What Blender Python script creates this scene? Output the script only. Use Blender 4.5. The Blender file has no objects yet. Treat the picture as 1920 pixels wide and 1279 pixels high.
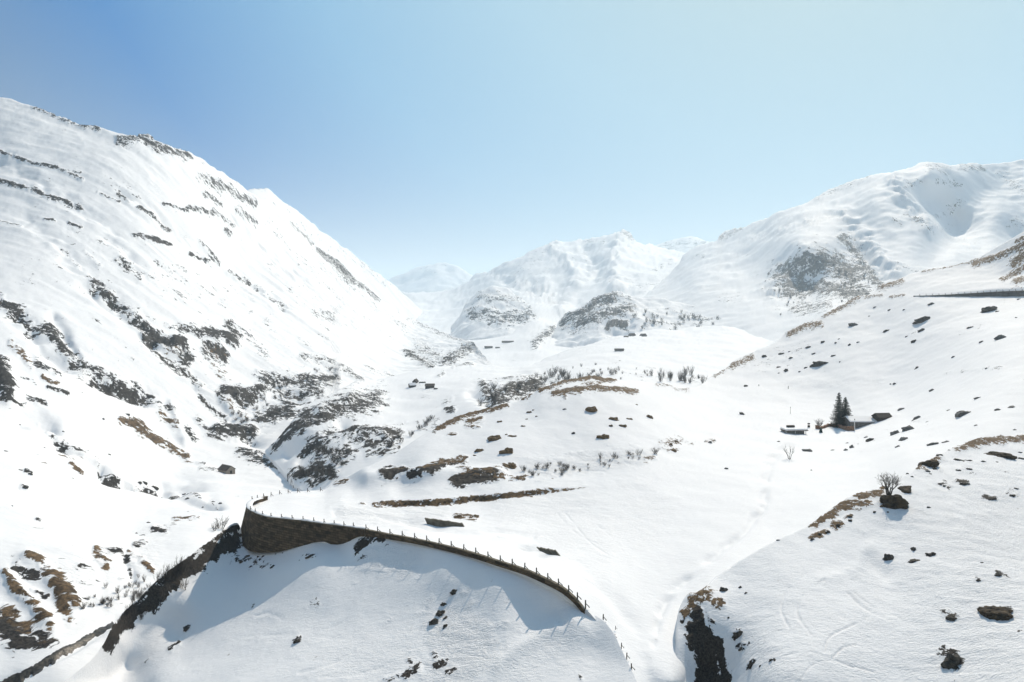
import bpy, bmesh, math, random
import numpy as np
from mathutils import Vector, Matrix

random.seed(7)
RNG = np.random.default_rng(11)
F, CX, HZ = 1283.0, 960.0, 560.0          # focal length and horizon of the 1920x1279 photograph
CAMZ = 120.0                              # height of the drone camera above datum (valley river ~0)
SUN_AZ, SUN_EL = math.radians(28), math.radians(38.5)

SKY_PALE, SKY_FAR, SKY_HORIZON = (0.43, 0.585, 0.615), (0.17, 0.18, 0.185), (0.66, 0.71, 0.67)
SKY_MID = [(0.31, (0.35, 0.55, 0.66)), (0.45, (0.20, 0.42, 0.62)), (0.595, (0.0, 0.165, 0.46)), (0.76, (0.10, 0.17, 0.27))]
scene = bpy.context.scene
col = scene.collection

# ------------------------------------------------------------------ helpers
def at(u, v, d):
    return np.array([(u - CX) / F * d, d, CAMZ - (v - HZ) / F * d])

def pchip(xs, ys):
    xs = np.array(xs, float); ys = np.array(ys, float)
    h = np.diff(xs); dl = np.diff(ys) / h
    m = np.zeros_like(ys)
    m[0], m[-1] = dl[0], dl[-1]
    for i in range(1, len(xs) - 1):
        if dl[i-1] * dl[i] > 0:
            w1, w2 = 2*h[i] + h[i-1], h[i] + 2*h[i-1]
            m[i] = (w1 + w2) / (w1 / dl[i-1] + w2 / dl[i])
    def f(x):
        x = np.asarray(x, float)
        xc = np.clip(x, xs[0], xs[-1])
        k = np.clip(np.searchsorted(xs, xc) - 1, 0, len(xs) - 2)
        t = (xc - xs[k]) / h[k]
        r = ((1+2*t)*(1-t)**2*ys[k] + t*(1-t)**2*h[k]*m[k] + t*t*(3-2*t)*ys[k+1] + t*t*(t-1)*h[k]*m[k+1])
        return r + np.where(x < xs[0], (x - xs[0]) * m[0], 0) + np.where(x > xs[-1], (x - xs[-1]) * m[-1], 0)
    return f

def curve2(pts):
    p = sorted(pts)
    return pchip([q[0] for q in p], [q[1] for q in p])

def tps(pts):
    P = np.array(pts, float)
    X = P[:, :2] / 1000.0; w = 1.0 / P[:, 2]
    n = len(X)
    def U(r2): return np.where(r2 > 0, r2 * np.log(r2 + 1e-12), 0)
    A = np.zeros((n + 3, n + 3))
    A[:n, :n] = U(((X[:, None] - X[None]) ** 2).sum(-1)) + np.eye(n) * 2e-4
    A[:n, n] = 1; A[:n, n+1:] = X; A[n, :n] = 1; A[n+1:, :n] = X.T
    # equalise: fit relative error by scaling weights of far points
    c = np.linalg.solve(A, np.r_[w, 0, 0, 0])
    def f(u, v):
        x = u / 1000.0; y = v / 1000.0
        r = c[n] + c[n+1] * x + c[n+2] * y
        for i in range(n):
            r = r + c[i] * U((x - X[i, 0]) ** 2 + (y - X[i, 1]) ** 2)
        lo, hi = 1 / (P[:, 2].max() * 1.15), 1 / (P[:, 2].min() * 0.85)
        return 1.0 / np.clip(r, lo, hi)
    return f

_perm = np.random.default_rng(3).permutation(4096)
def _grad(ix, iy, seed):
    h = _perm[(_perm[(ix + seed * 57) & 4095] + iy) & 4095]
    a = h * (2 * math.pi / 4096)
    return np.cos(a), np.sin(a)
def perlin(x, y, seed=0):
    ix = np.floor(x).astype(np.int64); iy = np.floor(y).astype(np.int64)
    fx = x - ix; fy = y - iy
    u = fx**3 * (fx * (fx * 6 - 15) + 10); v = fy**3 * (fy * (fy * 6 - 15) + 10)
    def g(ox, oy):
        gx, gy = _grad(ix + ox, iy + oy, seed)
        return gx * (fx - ox) + gy * (fy - oy)
    a = g(0, 0) * (1 - u) + g(1, 0) * u
    b = g(0, 1) * (1 - u) + g(1, 1) * u
    return (a * (1 - v) + b * v) * 1.5
def fbm(x, y, oct=4, seed=0, gain=0.5):
    r = 0; a = 1.0; s = 0
    for o in range(oct):
        r = r + a * perlin(x * 2**o + 13.7 * o, y * 2**o - 7.1 * o, seed + o); s += a; a *= gain
    return r / s
def ridged(x, y, oct=4, seed=0):
    r = 0; a = 1.0; s = 0
    for o in range(oct):
        r = r + a * (1 - 2 * np.abs(perlin(x * 2**o + 5.3 * o, y * 2**o + 9.1 * o, seed + o))); s += a; a *= 0.55
    return r / s

def sstep(a, b, x):
    t = np.clip((x - a) / (b - a), 0, 1)
    return t * t * (3 - 2 * t)

def polydist(U, V, pts):
    best = None
    if len(pts) == 1:
        return np.hypot(U - pts[0][0], V - pts[0][1])
    for (x0, y0), (x1, y1) in zip(pts[:-1], pts[1:]):
        dx, dy = x1 - x0, y1 - y0
        t = np.clip(((U - x0) * dx + (V - y0) * dy) / (dx * dx + dy * dy + 1e-9), 0, 1)
        d = np.hypot(U - x0 - t * dx, V - y0 - t * dy)
        best = d if best is None else np.minimum(best, d)
    return best

def smooth_line(p, n=6):
    if len(p) < 3: return p
    q = [p[0]] + list(p) + [p[-1]]; out = []
    for i in range(1, len(q) - 2):
        for k in range(n):
            t = k / n
            out.append(tuple(0.5 * (2*q[i][a] + (q[i+1][a]-q[i-1][a])*t + (2*q[i-1][a]-5*q[i][a]+4*q[i+1][a]-q[i+2][a])*t*t + (3*q[i][a]-q[i-1][a]-3*q[i+1][a]+q[i+2][a])*t**3) for a in (0, 1)))
    return out + [p[-1]]

def grid_mesh(name, X, Y, Z, attrs=None, mat=None):
    R, C = X.shape
    co = np.stack([X, Y, Z], -1).reshape(-1, 3).astype(np.float32)
    idx = np.arange(R * C).reshape(R, C)
    q = np.stack([idx[:-1, :-1], idx[:-1, 1:], idx[1:, 1:], idx[1:, :-1]], -1).reshape(-1, 4)
    me = bpy.data.meshes.new(name)
    me.vertices.add(len(co)); me.vertices.foreach_set('co', co.ravel())
    me.loops.add(q.size); me.loops.foreach_set('vertex_index', q.ravel().astype(np.int32))
    me.polygons.add(len(q))
    me.polygons.foreach_set('loop_start', np.arange(0, q.size, 4, dtype=np.int32))
    me.polygons.foreach_set('loop_total', np.full(len(q), 4, np.int32))
    me.polygons.foreach_set('use_smooth', np.ones(len(q), bool))
    for k, a in (attrs or {}).items():
        me.attributes.new(k, 'FLOAT', 'POINT').data.foreach_set('value', a.reshape(-1).astype(np.float32))
    me.update(); me.validate()
    o = bpy.data.objects.new(name, me); col.objects.link(o)
    if mat: me.materials.append(mat)
    return o

class MB:
    """collects faces, then links them as one mesh object"""
    def __init__(s): s.v = []; s.f = []
    def add(s, vs, fs):
        k = len(s.v); s.v += [tuple(map(float, p)) for p in vs]; s.f += [tuple(i + k for i in f) for f in fs]
    def box(s, c, size, rz=0, bev=0):
        sx, sy, sz = size[0]/2, size[1]/2, size[2]/2
        vs = []
        for z in (-sz, sz):
            for x, y in ((-sx, -sy), (sx, -sy), (sx, sy), (-sx, sy)):
                vs.append((c[0] + x*math.cos(rz) - y*math.sin(rz), c[1] + x*math.sin(rz) + y*math.cos(rz), c[2] + z))
        s.add(vs, [(3,2,1,0), (4,5,6,7), (0,1,5,4), (1,2,6,5), (2,3,7,6), (3,0,4,7)])
    def tube(s, pts, rad, n=5):
        pts = [Vector(p) for p in pts]
        rings = []
        for i, p in enumerate(pts):
            t = (pts[min(i+1, len(pts)-1)] - pts[max(i-1, 0)]).normalized()
            a = t.orthogonal().normalized(); b = t.cross(a)
            r = rad[i] if hasattr(rad, '__len__') else rad
            rings.append([p + a*math.cos(k*2*math.pi/n)*r + b*math.sin(k*2*math.pi/n)*r for k in range(n)])
        vs = [q for r in rings for q in r]; fs = []
        for i in range(len(pts) - 1):
            for k in range(n):
                fs.append((i*n+k, i*n+(k+1) % n, (i+1)*n+(k+1) % n, (i+1)*n+k))
        fs.append(tuple(range(n))[::-1]); fs.append(tuple((len(pts)-1)*n + k for k in range(n)))
        s.add(vs, fs)
    def mesh(s, name, mat, smooth=False):
        me = bpy.data.meshes.new(name); me.from_pydata(s.v, [], s.f); me.update()
        if smooth: me.polygons.foreach_set('use_smooth', [True] * len(me.polygons))
        if mat: me.materials.append(mat)
        return me
    def build(s, name, mat, parent=None, smooth=False):
        o = bpy.data.objects.new(name, s.mesh(name, mat, smooth)); col.objects.link(o)
        if parent: o.parent = parent
        return o

def empty(name, loc, rz=0):
    o = bpy.data.objects.new(name, None); col.objects.link(o)
    o.location = loc; o.rotation_euler = (0, 0, rz); o.empty_display_size = 0.3
    return o
def tag(o, label=None, cat=None, group=None, kind=None):
    if label: o['label'] = label
    if cat: o['category'] = cat
    if group: o['group'] = group
    if kind: o['kind'] = kind
    return o
def copy_thing(src):
    c = src.copy(); col.objects.link(c)
    for ch in src.children:
        d = ch.copy(); col.objects.link(d); d.parent = c
    return c

# ------------------------------------------------------------------ materials
def nodes(name):
    m = bpy.data.materials.new(name); m.use_nodes = True
    nt = m.node_tree; nt.nodes.clear()
    out = nt.nodes.new('ShaderNodeOutputMaterial')
    return m, nt, out
def N(nt, typ, **kw):
    n = nt.nodes.new(typ)
    for k, v in kw.items():
        if k in n.inputs: n.inputs[k].default_value = v
        else: setattr(n, k, v)
    return n
def L(nt, a, b): nt.links.new(a, b)
def math_(nt, op, a, b=None, c=None):
    n = nt.nodes.new('ShaderNodeMath'); n.operation = op
    for i, x in enumerate((a, b, c)):
        if x is None: continue
        if isinstance(x, (int, float)): n.inputs[i].default_value = x
        else: nt.links.new(x, n.inputs[i])
    return n.outputs[0]
def mixc(nt, fac, a, b):
    n = nt.nodes.new('ShaderNodeMix'); n.data_type = 'RGBA'
    for i, x in ((0, fac), (6, a), (7, b)):
        if isinstance(x, (int, float)): n.inputs[i].default_value = x
        elif isinstance(x, tuple): n.inputs[i].default_value = (*x, 1)
        else: nt.links.new(x, n.inputs[i])
    return n.outputs[2]
def smooth_(nt, lo, hi, x):
    n = nt.nodes.new('ShaderNodeMapRange'); n.interpolation_type = 'SMOOTHSTEP'
    n.inputs['From Min'].default_value = lo; n.inputs['From Max'].default_value = hi
    nt.links.new(x, n.inputs['Value'])
    return n.outputs['Result']

SNOW = (0.86, 0.865, 0.87)
ROCK_A, ROCK_B = (0.014, 0.012, 0.010), (0.062, 0.053, 0.044)
GRASS_A, GRASS_B = (0.040, 0.025, 0.012), (0.215, 0.138, 0.068)

def snow_material(name, size, zs=1.8, rough_bump=0.5, edge=0.05):
    """snow with rock and dry turf where the terrain carries them; size = metres of one rock patch"""
    m, nt, out = nodes(name)
    geo = N(nt, 'ShaderNodeNewGeometry')
    mp = N(nt, 'ShaderNodeMapping'); mp.inputs['Scale'].default_value = (1, 1, zs)
    L(nt, geo.outputs['Position'], mp.inputs['Vector'])
    P = mp.outputs['Vector']
    def noise(scale, detail=5, rough=0.6, src=P, dist=0.0):
        n = N(nt, 'ShaderNodeTexNoise', Scale=scale, Detail=detail, Roughness=rough, Distortion=dist)
        L(nt, src, n.inputs['Vector']); return n.outputs['Fac']
    rock = N(nt, 'ShaderNodeAttribute', attribute_name='rock').outputs['Fac']
    grass = N(nt, 'ShaderNodeAttribute', attribute_name='grass').outputs['Fac']
    rough = N(nt, 'ShaderNodeAttribute', attribute_name='rough').outputs['Fac']
    n1 = math_(nt, 'ADD', math_(nt, 'MULTIPLY', noise(0.42 / size, 4, 0.6, dist=0.6), .5), math_(nt, 'MULTIPLY', noise(1.7 / size, 7, 0.62, dist=0.9), .62))
    n1 = math_(nt, 'SUBTRACT', n1, .06)
    n2 = noise(1.1 / size, 7, 0.68, dist=0.5)
    mr = smooth_(nt, 0.5 - edge, 0.5 + edge, math_(nt, 'MULTIPLY_ADD', math_(nt, 'SUBTRACT', n1, 0.5), 3.2, math_(nt, 'MULTIPLY_ADD', rock, 0.85, -0.16)))
    mg = smooth_(nt, 0.5 - edge, 0.5 + edge, math_(nt, 'MULTIPLY_ADD', math_(nt, 'SUBTRACT', n2, 0.5), 3.0, math_(nt, 'MULTIPLY_ADD', grass, 0.85, -0.12)))
    n3 = noise(5.0 / size, 5, 0.7)
    n4 = noise(2.2 / size, 5, 0.7)
    rc = mixc(nt, smooth_(nt, 0.38, 0.66, n3), ROCK_A if size < 8 else (0.012, 0.014, 0.016), ROCK_B if size < 8 else (0.042, 0.046, 0.051))  # distant rock: grey-blue of haze and shade put into its colour
    gc = mixc(nt, smooth_(nt, 0.33, 0.66, n4), GRASS_A, GRASS_B)
    gc = mixc(nt, math_(nt, 'MULTIPLY', smooth_(nt, 0.45, 0.6, n3), 0.45), gc, (0.045, 0.032, 0.018))
    c = mixc(nt, mr, SNOW, rc)
    c = mixc(nt, mg, c, gc)
    bare = math_(nt, 'MAXIMUM', mr, mg)
    # relief: soft wind texture on snow, rough on bare ground, churned snow where 'rough'
    w = N(nt, 'ShaderNodeMapping'); w.inputs['Scale'].default_value = (0.55, 1.3, 1.0); w.inputs['Rotation'].default_value = (0, 0, 0.6)
    L(nt, geo.outputs['Position'], w.inputs['Vector'])
    ns = noise(0.55 / size * 3, 4, 0.6, w.outputs['Vector'])
    nr = noise(9.0 / size, 4, 0.7)
    churn = noise(2.4 / size * 1.3, 5, 0.62, w.outputs['Vector'], 0.6)
    h = math_(nt, 'MULTIPLY', ns, 0.075 * size)
    h = math_(nt, 'ADD', h, math_(nt, 'MULTIPLY', math_(nt, 'MULTIPLY', churn, rough), 0.9 * size))
    h = math_(nt, 'ADD', h, math_(nt, 'MULTIPLY', math_(nt, 'MULTIPLY', nr, bare), 0.20 * size))
    h = math_(nt, 'SUBTRACT', h, math_(nt, 'MULTIPLY', bare, 0.03 * size))
    bp = N(nt, 'ShaderNodeBump', Strength=rough_bump, Distance=1.0)
    L(nt, h, bp.inputs['Height'])
    b = N(nt, 'ShaderNodeBsdfPrincipled', Roughness=0.75)
    b.inputs['Specular IOR Level'].default_value = 0.15
    L(nt, c, b.inputs['Base Color']); L(nt, bp.outputs['Normal'], b.inputs['Normal'])
    L(nt, b.outputs[0], out.inputs[0])
    return m

def plain(name, ca, cb, scale=1.0, rough=0.85, bump=0.3, detail=5, stretch=(1, 1, 1), coord='Object', dist=0.03):
    m, nt, out = nodes(name)
    tc = N(nt, 'ShaderNodeTexCoord')
    mp = N(nt, 'ShaderNodeMapping'); mp.inputs['Scale'].default_value = stretch
    L(nt, tc.outputs[coord], mp.inputs['Vector'])
    n = N(nt, 'ShaderNodeTexNoise', Scale=scale, Detail=detail, Roughness=0.65)
    L(nt, mp.outputs[0], n.inputs['Vector'])
    c = mixc(nt, smooth_(nt, 0.35, 0.65, n.outputs['Fac']), ca, cb)
    bp = N(nt, 'ShaderNodeBump', Strength=bump, Distance=dist)
    L(nt, n.outputs['Fac'], bp.inputs['Height'])
    b = N(nt, 'ShaderNodeBsdfPrincipled', Roughness=rough)
    b.inputs['Specular IOR Level'].default_value = 0.2
    L(nt, c, b.inputs['Base Color']); L(nt, bp.outputs['Normal'], b.inputs['Normal'])
    L(nt, b.outputs[0], out.inputs[0])
    return m

def masonry(name, ca, cb, mortar, bw=0.9, bh=0.4):
    """coursed stone; expects a 'run' attribute in metres along the wall and world height"""
    m, nt, out = nodes(name)
    geo = N(nt, 'ShaderNodeNewGeometry')
    sp = N(nt, 'ShaderNodeSeparateXYZ'); L(nt, geo.outputs['Position'], sp.inputs[0])
    run = N(nt, 'ShaderNodeAttribute', attribute_name='run').outputs['Fac']
    cb_ = N(nt, 'ShaderNodeCombineXYZ'); L(nt, run, cb_.inputs[0]); L(nt, sp.outputs['Z'], cb_.inputs[1])
    br = N(nt, 'ShaderNodeTexBrick', Scale=1.0)
    br.inputs['Brick Width'].default_value = bw; br.inputs['Row Height'].default_value = bh
    br.inputs['Mortar Size'].default_value = 0.035; br.inputs['Mortar Smooth'].default_value = 0.3
    br.inputs['Color1'].default_value = (*ca, 1); br.inputs['Color2'].default_value = (*cb, 1)
    br.inputs['Mortar'].default_value = (*mortar, 1)
    L(nt, cb_.outputs[0], br.inputs['Vector'])
    n = N(nt, 'ShaderNodeTexNoise', Scale=0.7, Detail=6, Roughness=0.7); L(nt, geo.outputs['Position'], n.inputs['Vector'])
    v = mixc(nt, math_(nt, 'MULTIPLY', smooth_(nt, 0.42, 0.68, n.outputs['Fac']), 0.6), br.outputs['Color'], mortar)
    bp = N(nt, 'ShaderNodeBump', Strength=0.8, Distance=0.08); bp.invert = True
    L(nt, br.outputs['Fac'], bp.inputs['Height'])
    b = N(nt, 'ShaderNodeBsdfPrincipled', Roughness=0.9); b.inputs['Specular IOR Level'].default_value = 0.15
    L(nt, v, b.inputs['Base Color']); L(nt, bp.outputs['Normal'], b.inputs['Normal']); L(nt, b.outputs[0], out.inputs[0])
    return m

M = dict(
    rock=plain('boulder_rock', (0.028, 0.025, 0.021), (0.10, 0.088, 0.072), 1.6, bump=0.8, dist=0.2),
    greyrock=plain('grey_boulder_rock', (0.09, 0.088, 0.082), (0.20, 0.195, 0.18), 1.6, bump=0.7, dist=0.2),
    turf=plain('dry_turf', (0.055, 0.036, 0.018), (0.24, 0.16, 0.082), 3.0, bump=0.8, dist=0.2),
    darkturf=plain('wet_turf', (0.020, 0.015, 0.010), (0.075, 0.052, 0.028), 2.0, bump=0.8, dist=0.2),
    snow=plain('roof_snow', (0.83, 0.84, 0.85), SNOW, 0.8, 0.7, 0.15),
    wood=plain('weathered_wood', (0.05, 0.035, 0.024), (0.13, 0.095, 0.065), 6, stretch=(1, 1, 0.2)),
    darkwood=plain('dark_timber', (0.018, 0.014, 0.011), (0.06, 0.045, 0.034), 4, stretch=(1, 1, 0.3)),
    roofbrown=plain('brown_roof_slabs', (0.055, 0.042, 0.034), (0.12, 0.09, 0.07), 2.5),
    stone=plain('barn_stone', (0.17, 0.14, 0.11), (0.36, 0.31, 0.25), 2.2),
    greystone=plain('grey_plaster', (0.12, 0.12, 0.115), (0.24, 0.24, 0.23), 1.5),
    redstone=plain('reddish_terrace_stone', (0.14, 0.075, 0.045), (0.36, 0.22, 0.14), 1.6),
    concrete=plain('weathered_concrete', (0.085, 0.075, 0.055), (0.16, 0.145, 0.11), 0.9, bump=0.3, dist=0.06),
    post=plain('grey_post_timber', (0.07, 0.062, 0.05), (0.15, 0.135, 0.11), 5, stretch=(1, 1, 0.2)),
    bark=plain('bark', (0.03, 0.024, 0.018), (0.085, 0.068, 0.052), 5, stretch=(1, 1, 0.3)),
    twig=plain('bare_twigs', (0.045, 0.038, 0.030), (0.11, 0.092, 0.075), 3),
    needle=plain('spruce_needles', (0.006, 0.011, 0.006), (0.020, 0.030, 0.015), 2.5),
    door=plain('dark_door', (0.012, 0.010, 0.008), (0.03, 0.024, 0.018), 3),
    green=plain('dark_green_canvas', (0.02, 0.035, 0.028), (0.04, 0.065, 0.05), 3),
    white=plain('white_paint', (0.72, 0.72, 0.70), (0.8, 0.8, 0.78), 3),
    wall=masonry('retaining_wall_stone', (0.042, 0.031, 0.019), (0.150, 0.110, 0.068), (0.016, 0.012, 0.008), 1.5, 0.55),
    roadwall=masonry('upper_wall_stone', (0.10, 0.10, 0.095), (0.18, 0.175, 0.165), (0.06, 0.055, 0.05), 1.4, 0.5),
    coping=plain('coping_stone', (0.10, 0.082, 0.055), (0.22, 0.19, 0.14), 1.2),
    river=plain('dark_stream_bed', (0.018, 0.016, 0.013), (0.085, 0.075, 0.06), 0.8, 0.35, 0.6, dist=0.3),
)

# ------------------------------------------------------------------ terrain sheets
SHEETS = {}
class Sheet: pass

ZS = dict(left=.7, mid=.8, bluff=.9, right=.8, far=.9, hummock=.9, slope=1.0, ground=1.0, knoll=1.0)
def terrain(name, u0, u1, step, near, crest, pts, size, relief=1.0, rock=(), grass=(), tracks=(), humps=(),
            base=0.0, crest_rock=0.0, step_fn=None, rough=(), back=(0.25, 0.45), zs=1.8, seed=0, soft=1.0, obj_name='hillside',
            rough_bump=0.5, slope_rock=0.0, rough_base=0.0, ribs=None):
    cols = int((u1 - u0) / step) + 1
    U1 = np.linspace(u0, u1, cols)
    vn = curve2(near)(U1); vc = curve2(crest)(U1)
    vn = np.maximum(vn, vc + 6)
    rows = int(np.max(np.minimum(vn, 1300) - vc) / step) + 2
    t = np.linspace(0, 1, rows)[:, None]
    V = vn[None] + (vc - vn)[None] * t
    U = np.repeat(U1[None], rows, 0)
    D = tps(pts)(U, V)
    D = np.maximum.accumulate(D + np.arange(rows)[:, None] * 1e-4 * D.mean(), axis=0)
    X = (U - CX) / F * D; Y = D; Z = CAMZ - (V - HZ) / F * D
    px = D / F                               # metres per photo pixel
    # potentials
    R = base * 1.5 * np.clip(.55 + 1.1 * fbm(X / size / 8, Y / size / 8, 3, seed + 80), 0, 1.4); G = np.zeros(U.shape); RO = np.full(U.shape, rough_base)
    jit = fbm(X / size / 2.2, Y / size / 2.2, 3, seed + 40)
    def strokes(A, lst):
        for s in lst:
            p, w = s[0], s[1]; k = s[2] if len(s) > 2 else 1.0
            us = [q[0] for q in p]; vs = [q[1] for q in p]
            mg = w * 3 + 4
            cs = (U1 > min(us) - mg) & (U1 < max(us) + mg)
            if not cs.any(): continue
            Us = U[:, cs]; Vs = V[:, cs]
            d = polydist(Us, Vs, p) / w * (1 + 0.9 * jit[:, cs])
            A[:, cs] = np.maximum(A[:, cs], k * (1 - sstep(0.2, 2.1, d)))
        return A
    R = strokes(R, rock); G = strokes(G, grass); RO = strokes(RO, rough)
    if crest_rock:
        R = np.maximum(R, crest_rock * (1 - sstep(0, 18, (V - vc[None]) * (1 + jit))))
    # relief in metres, proportional to distance: broad swells + small texture
    amp = px * relief
    big = fbm(X / (size * 14), Y / (size * 14), 3, seed)
    mid = fbm(X / (size * 3.2), Y / (size * 3.2), 4, seed + 9)
    Z = Z + amp * (5.0 * big + 1.6 * mid) * soft
    if ribs:
        rb = ridged(np.log(Y) * ribs[0], X / Y * ribs[0] * .16, 4, seed + 90)
        Z = Z + px * ribs[1] * rb * (.3 + .7 * sstep(350, 800, Y))
        R = np.maximum(R, R + .22 * sstep(.1, .7, -rb) * (R < .3))
    bare = np.maximum(R, G)
    craggy = ridged(X / (size * 1.3), Y / (size * 1.3), 4, seed + 21)
    Z = Z + px * sstep(0.2, 1.0, bare) * (0.2 + (4.6 if size > 3 else 3.0) * craggy)
    for p, w, h in [(smooth_line(q[0]), q[1], q[2]) for q in tracks]:
        if abs(h) < .3 and w <= 3: w, h = w * .55, h * 1.0
        wob = fbm(X / size / 5, Y / size / 5, 3, seed + 60); wob2 = fbm(X / size / 9 + 4, Y / size / 9, 2, seed + 61)
        d = polydist(U + wob * w * 1.2, V + wob2 * w * 1.2, p) / (w * (1.15 + .5 * wob2))
        Z = Z + h * np.exp(-d * d) * sstep(-.55, .25, wob)
    ca, sa = math.cos(.5), math.sin(.5)
    xr, yr = X * ca - Y * sa, X * sa + Y * ca
    Z = Z + px * RO * (2.0 * fbm(xr / (size * 2.2), yr / (size * .8), 3, seed + 70) + 1.8 * fbm(xr / (size * 6), yr / (size * 2.4), 2, seed + 71))
    for p, w, h in humps:
        d = polydist(U, V, p) / w
        Z = Z + h * np.exp(-d * d)
    if step_fn is not None:
        Z, R, G = step_fn(U, V, X, Y, Z, R, G)
    if slope_rock:
        gx = np.gradient(Z, axis=0) / (np.gradient(Y, axis=0) + 1e-6)
        R = np.maximum(R, slope_rock * sstep(0.9, 2.0, np.abs(gx)))
    PV = HZ + (CAMZ - Z) * F / Y
    s = Sheet(); s.U1 = U1; s.PV = PV; s.X, s.Y, s.Z = X, Y, Z; SHEETS[name] = s
    # back of the crest and front skirt
    nb = 10; Xs, Ys, Zs = [X], [Y], [Z]; Rs, Gs, ROs = [R], [G], [RO]
    for k in range(1, nb + 1):
        q = (k / nb) ** 1.4
        dd = D[-1] * back[0] * q
        y = Y[-1] + dd
        x = X[-1] * y / Y[-1]
        z = Z[-1] - back[1] * dd * min(1.0, 0.35 + 0.65 * q * 2) + px[-1] * 1.5 * fbm(x / size / 3, y / size / 3, 2, seed + 3)
        Xs.append(x[None]); Ys.append(y[None]); Zs.append(z[None])
        Rs.append(R[-1:] * (1 - q)); Gs.append(G[-1:] * (1 - q)); ROs.append(RO[-1:])
    sk = px[0] * 40
    Xs.insert(0, X[:1]); Ys.insert(0, Y[:1] - 0.02 * sk); Zs.insert(0, Z[:1] - sk)
    Rs.insert(0, R[:1]); Gs.insert(0, G[:1]); ROs.insert(0, RO[:1])
    cat = lambda a: np.concatenate(a, 0)
    m = snow_material(name + '_snow_and_rock', size, ZS.get(name, 1.0), rough_bump)
    o = grid_mesh(obj_name, cat(Xs), cat(Ys), cat(Zs), dict(rock=cat(Rs), grass=cat(Gs), rough=cat(ROs)), m)
    tag(o, kind='structure')
    s.obj = o
    return s

def hit(name, u, v):
    """world point of the named terrain under photo pixel (u, v), and metres per pixel there"""
    s = SHEETS[name]
    c = np.clip((u - s.U1[0]) / (s.U1[1] - s.U1[0]), 0, len(s.U1) - 1.001)
    i = int(round(c))
    pv = s.PV[:, i]
    k = np.argmax(pv <= v)
    if pv[k] > v: k = len(pv) - 1
    k = max(k, 1)
    a, b = pv[k-1], pv[k]
    t = 0 if a == b else float(np.clip((a - v) / (a - b), 0, 1))
    y = s.Y[k-1, i] * (1 - t) + s.Y[k, i] * t
    z = s.Z[k-1, i] * (1 - t) + s.Z[k, i] * t
    return Vector(((u - CX) / F * y, y, z)), y / F

# --- curves shared by several sheets (photo pixels)
DECK_EDGE = [(463, 955), (473, 961), (490, 968), (507, 972), (547, 976), (587, 981), (607, 984), (662, 991), (686, 995), (707, 999),
             (731, 1004), (755, 1008), (822, 1022), (887, 1039), (937, 1055), (984, 1070), (1020, 1086), (1051, 1102),
             (1077, 1121), (1098, 1141)]
deck_v = curve2(DECK_EDGE)
deck_d = curve2([(440, 184), (463, 176), (473, 170), (490, 166), (507, 164), (587, 158), (686, 150), (755, 143), (887, 128), (984, 120),
                 (1051, 115), (1098, 112), (1112, 110.9), (1130, 108.9), (1150, 106.2), (1165, 102.8), (1182, 99.2), (1200, 94.9)])
RIDGE = [(-200, 1560), (0, 1385), (60, 1330), (120, 1279), (180, 1228), (197, 1205), (213, 1172), (263, 1122), (300, 1085), (350, 1047), (400, 1010),
         (444, 981)]
WALLBASE = [(454, 997), (465, 1019), (478, 1030), (490, 1032), (515, 1031), (549, 1023), (574, 1017), (590, 1012), (607, 1011),
            (622, 1016), (636, 1017), (649, 1014), (662, 1006), (677, 1001), (686, 1001), (755, 1010), (822, 1024), (887, 1041), (937, 1057), (984, 1072),
            (1020, 1088), (1051, 1104), (1077, 1122), (1098, 1138), (1112, 1149), (1130, 1162), (1150, 1186), (1165, 1216), (1182, 1250), (1200, 1288)]
A1_CREST = RIDGE + WALLBASE
ridge_d = curve2([(-200, 100), (0, 112), (120, 122), (190, 130), (213, 138), (300, 150), (350, 158), (400, 168), (444, 177)])

def a1_points():
    pts = []
    cv = curve2(A1_CREST)
    for u in (-150, 0, 120, 190, 213, 263, 300, 350, 400, 444, 458, 470, 490, 520, 549, 590, 636, 662, 686, 720, 755, 800, 822, 860, 887, 937, 984, 1020, 1051, 1077, 1098, 1115, 1130, 1150, 1165, 1182, 1200):
        pts.append((u, float(cv(u)), float(ridge_d(u) if u < 452 else deck_d(u) - 0.5)))
    # where the shadow of the wall ends, and the slope below
    pts += [(490, 1115, 145.6), (420, 1140, 147), (330, 1190, 145), (240, 1250, 140), (560, 1080, 144.4), (610, 1057, 144.9), (720, 1046, 139.4), (790, 1054, 132.9), (856, 1056, 126.8), (900, 1065, 123.4), (900, 1082, 121.4), (900, 1120, 117.2), (830, 1075, 125.8), (760, 1080, 130.8), (940, 1100, 117.3), (1000, 1120, 114.7), (985, 1157, 111.4), (955, 1165, 110.3), (1048, 1150, 111.4), (1030, 1125, 113.4),
            (300, 1115, 149), (350, 1085, 156), (400, 1050, 164), (360, 1120, 152), (200, 1279, 134), (300, 1279, 125), (450, 1279, 114), (600, 1279, 107), (750, 1279, 103), (900, 1279, 100), (1050, 1279, 98.5), (300, 1480, 99), (600, 1480, 88), (900, 1480, 84), (1150, 1480, 80), (600, 1160, 127.5), (-150, 1640, 95), (0, 1480, 110),
            (1000, 1145, 112.6), (1075, 1165, 108.3), (1120, 1220, 103.8), (700, 1150, 123.5), (850, 1150, 116.5)]
    return pts

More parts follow.
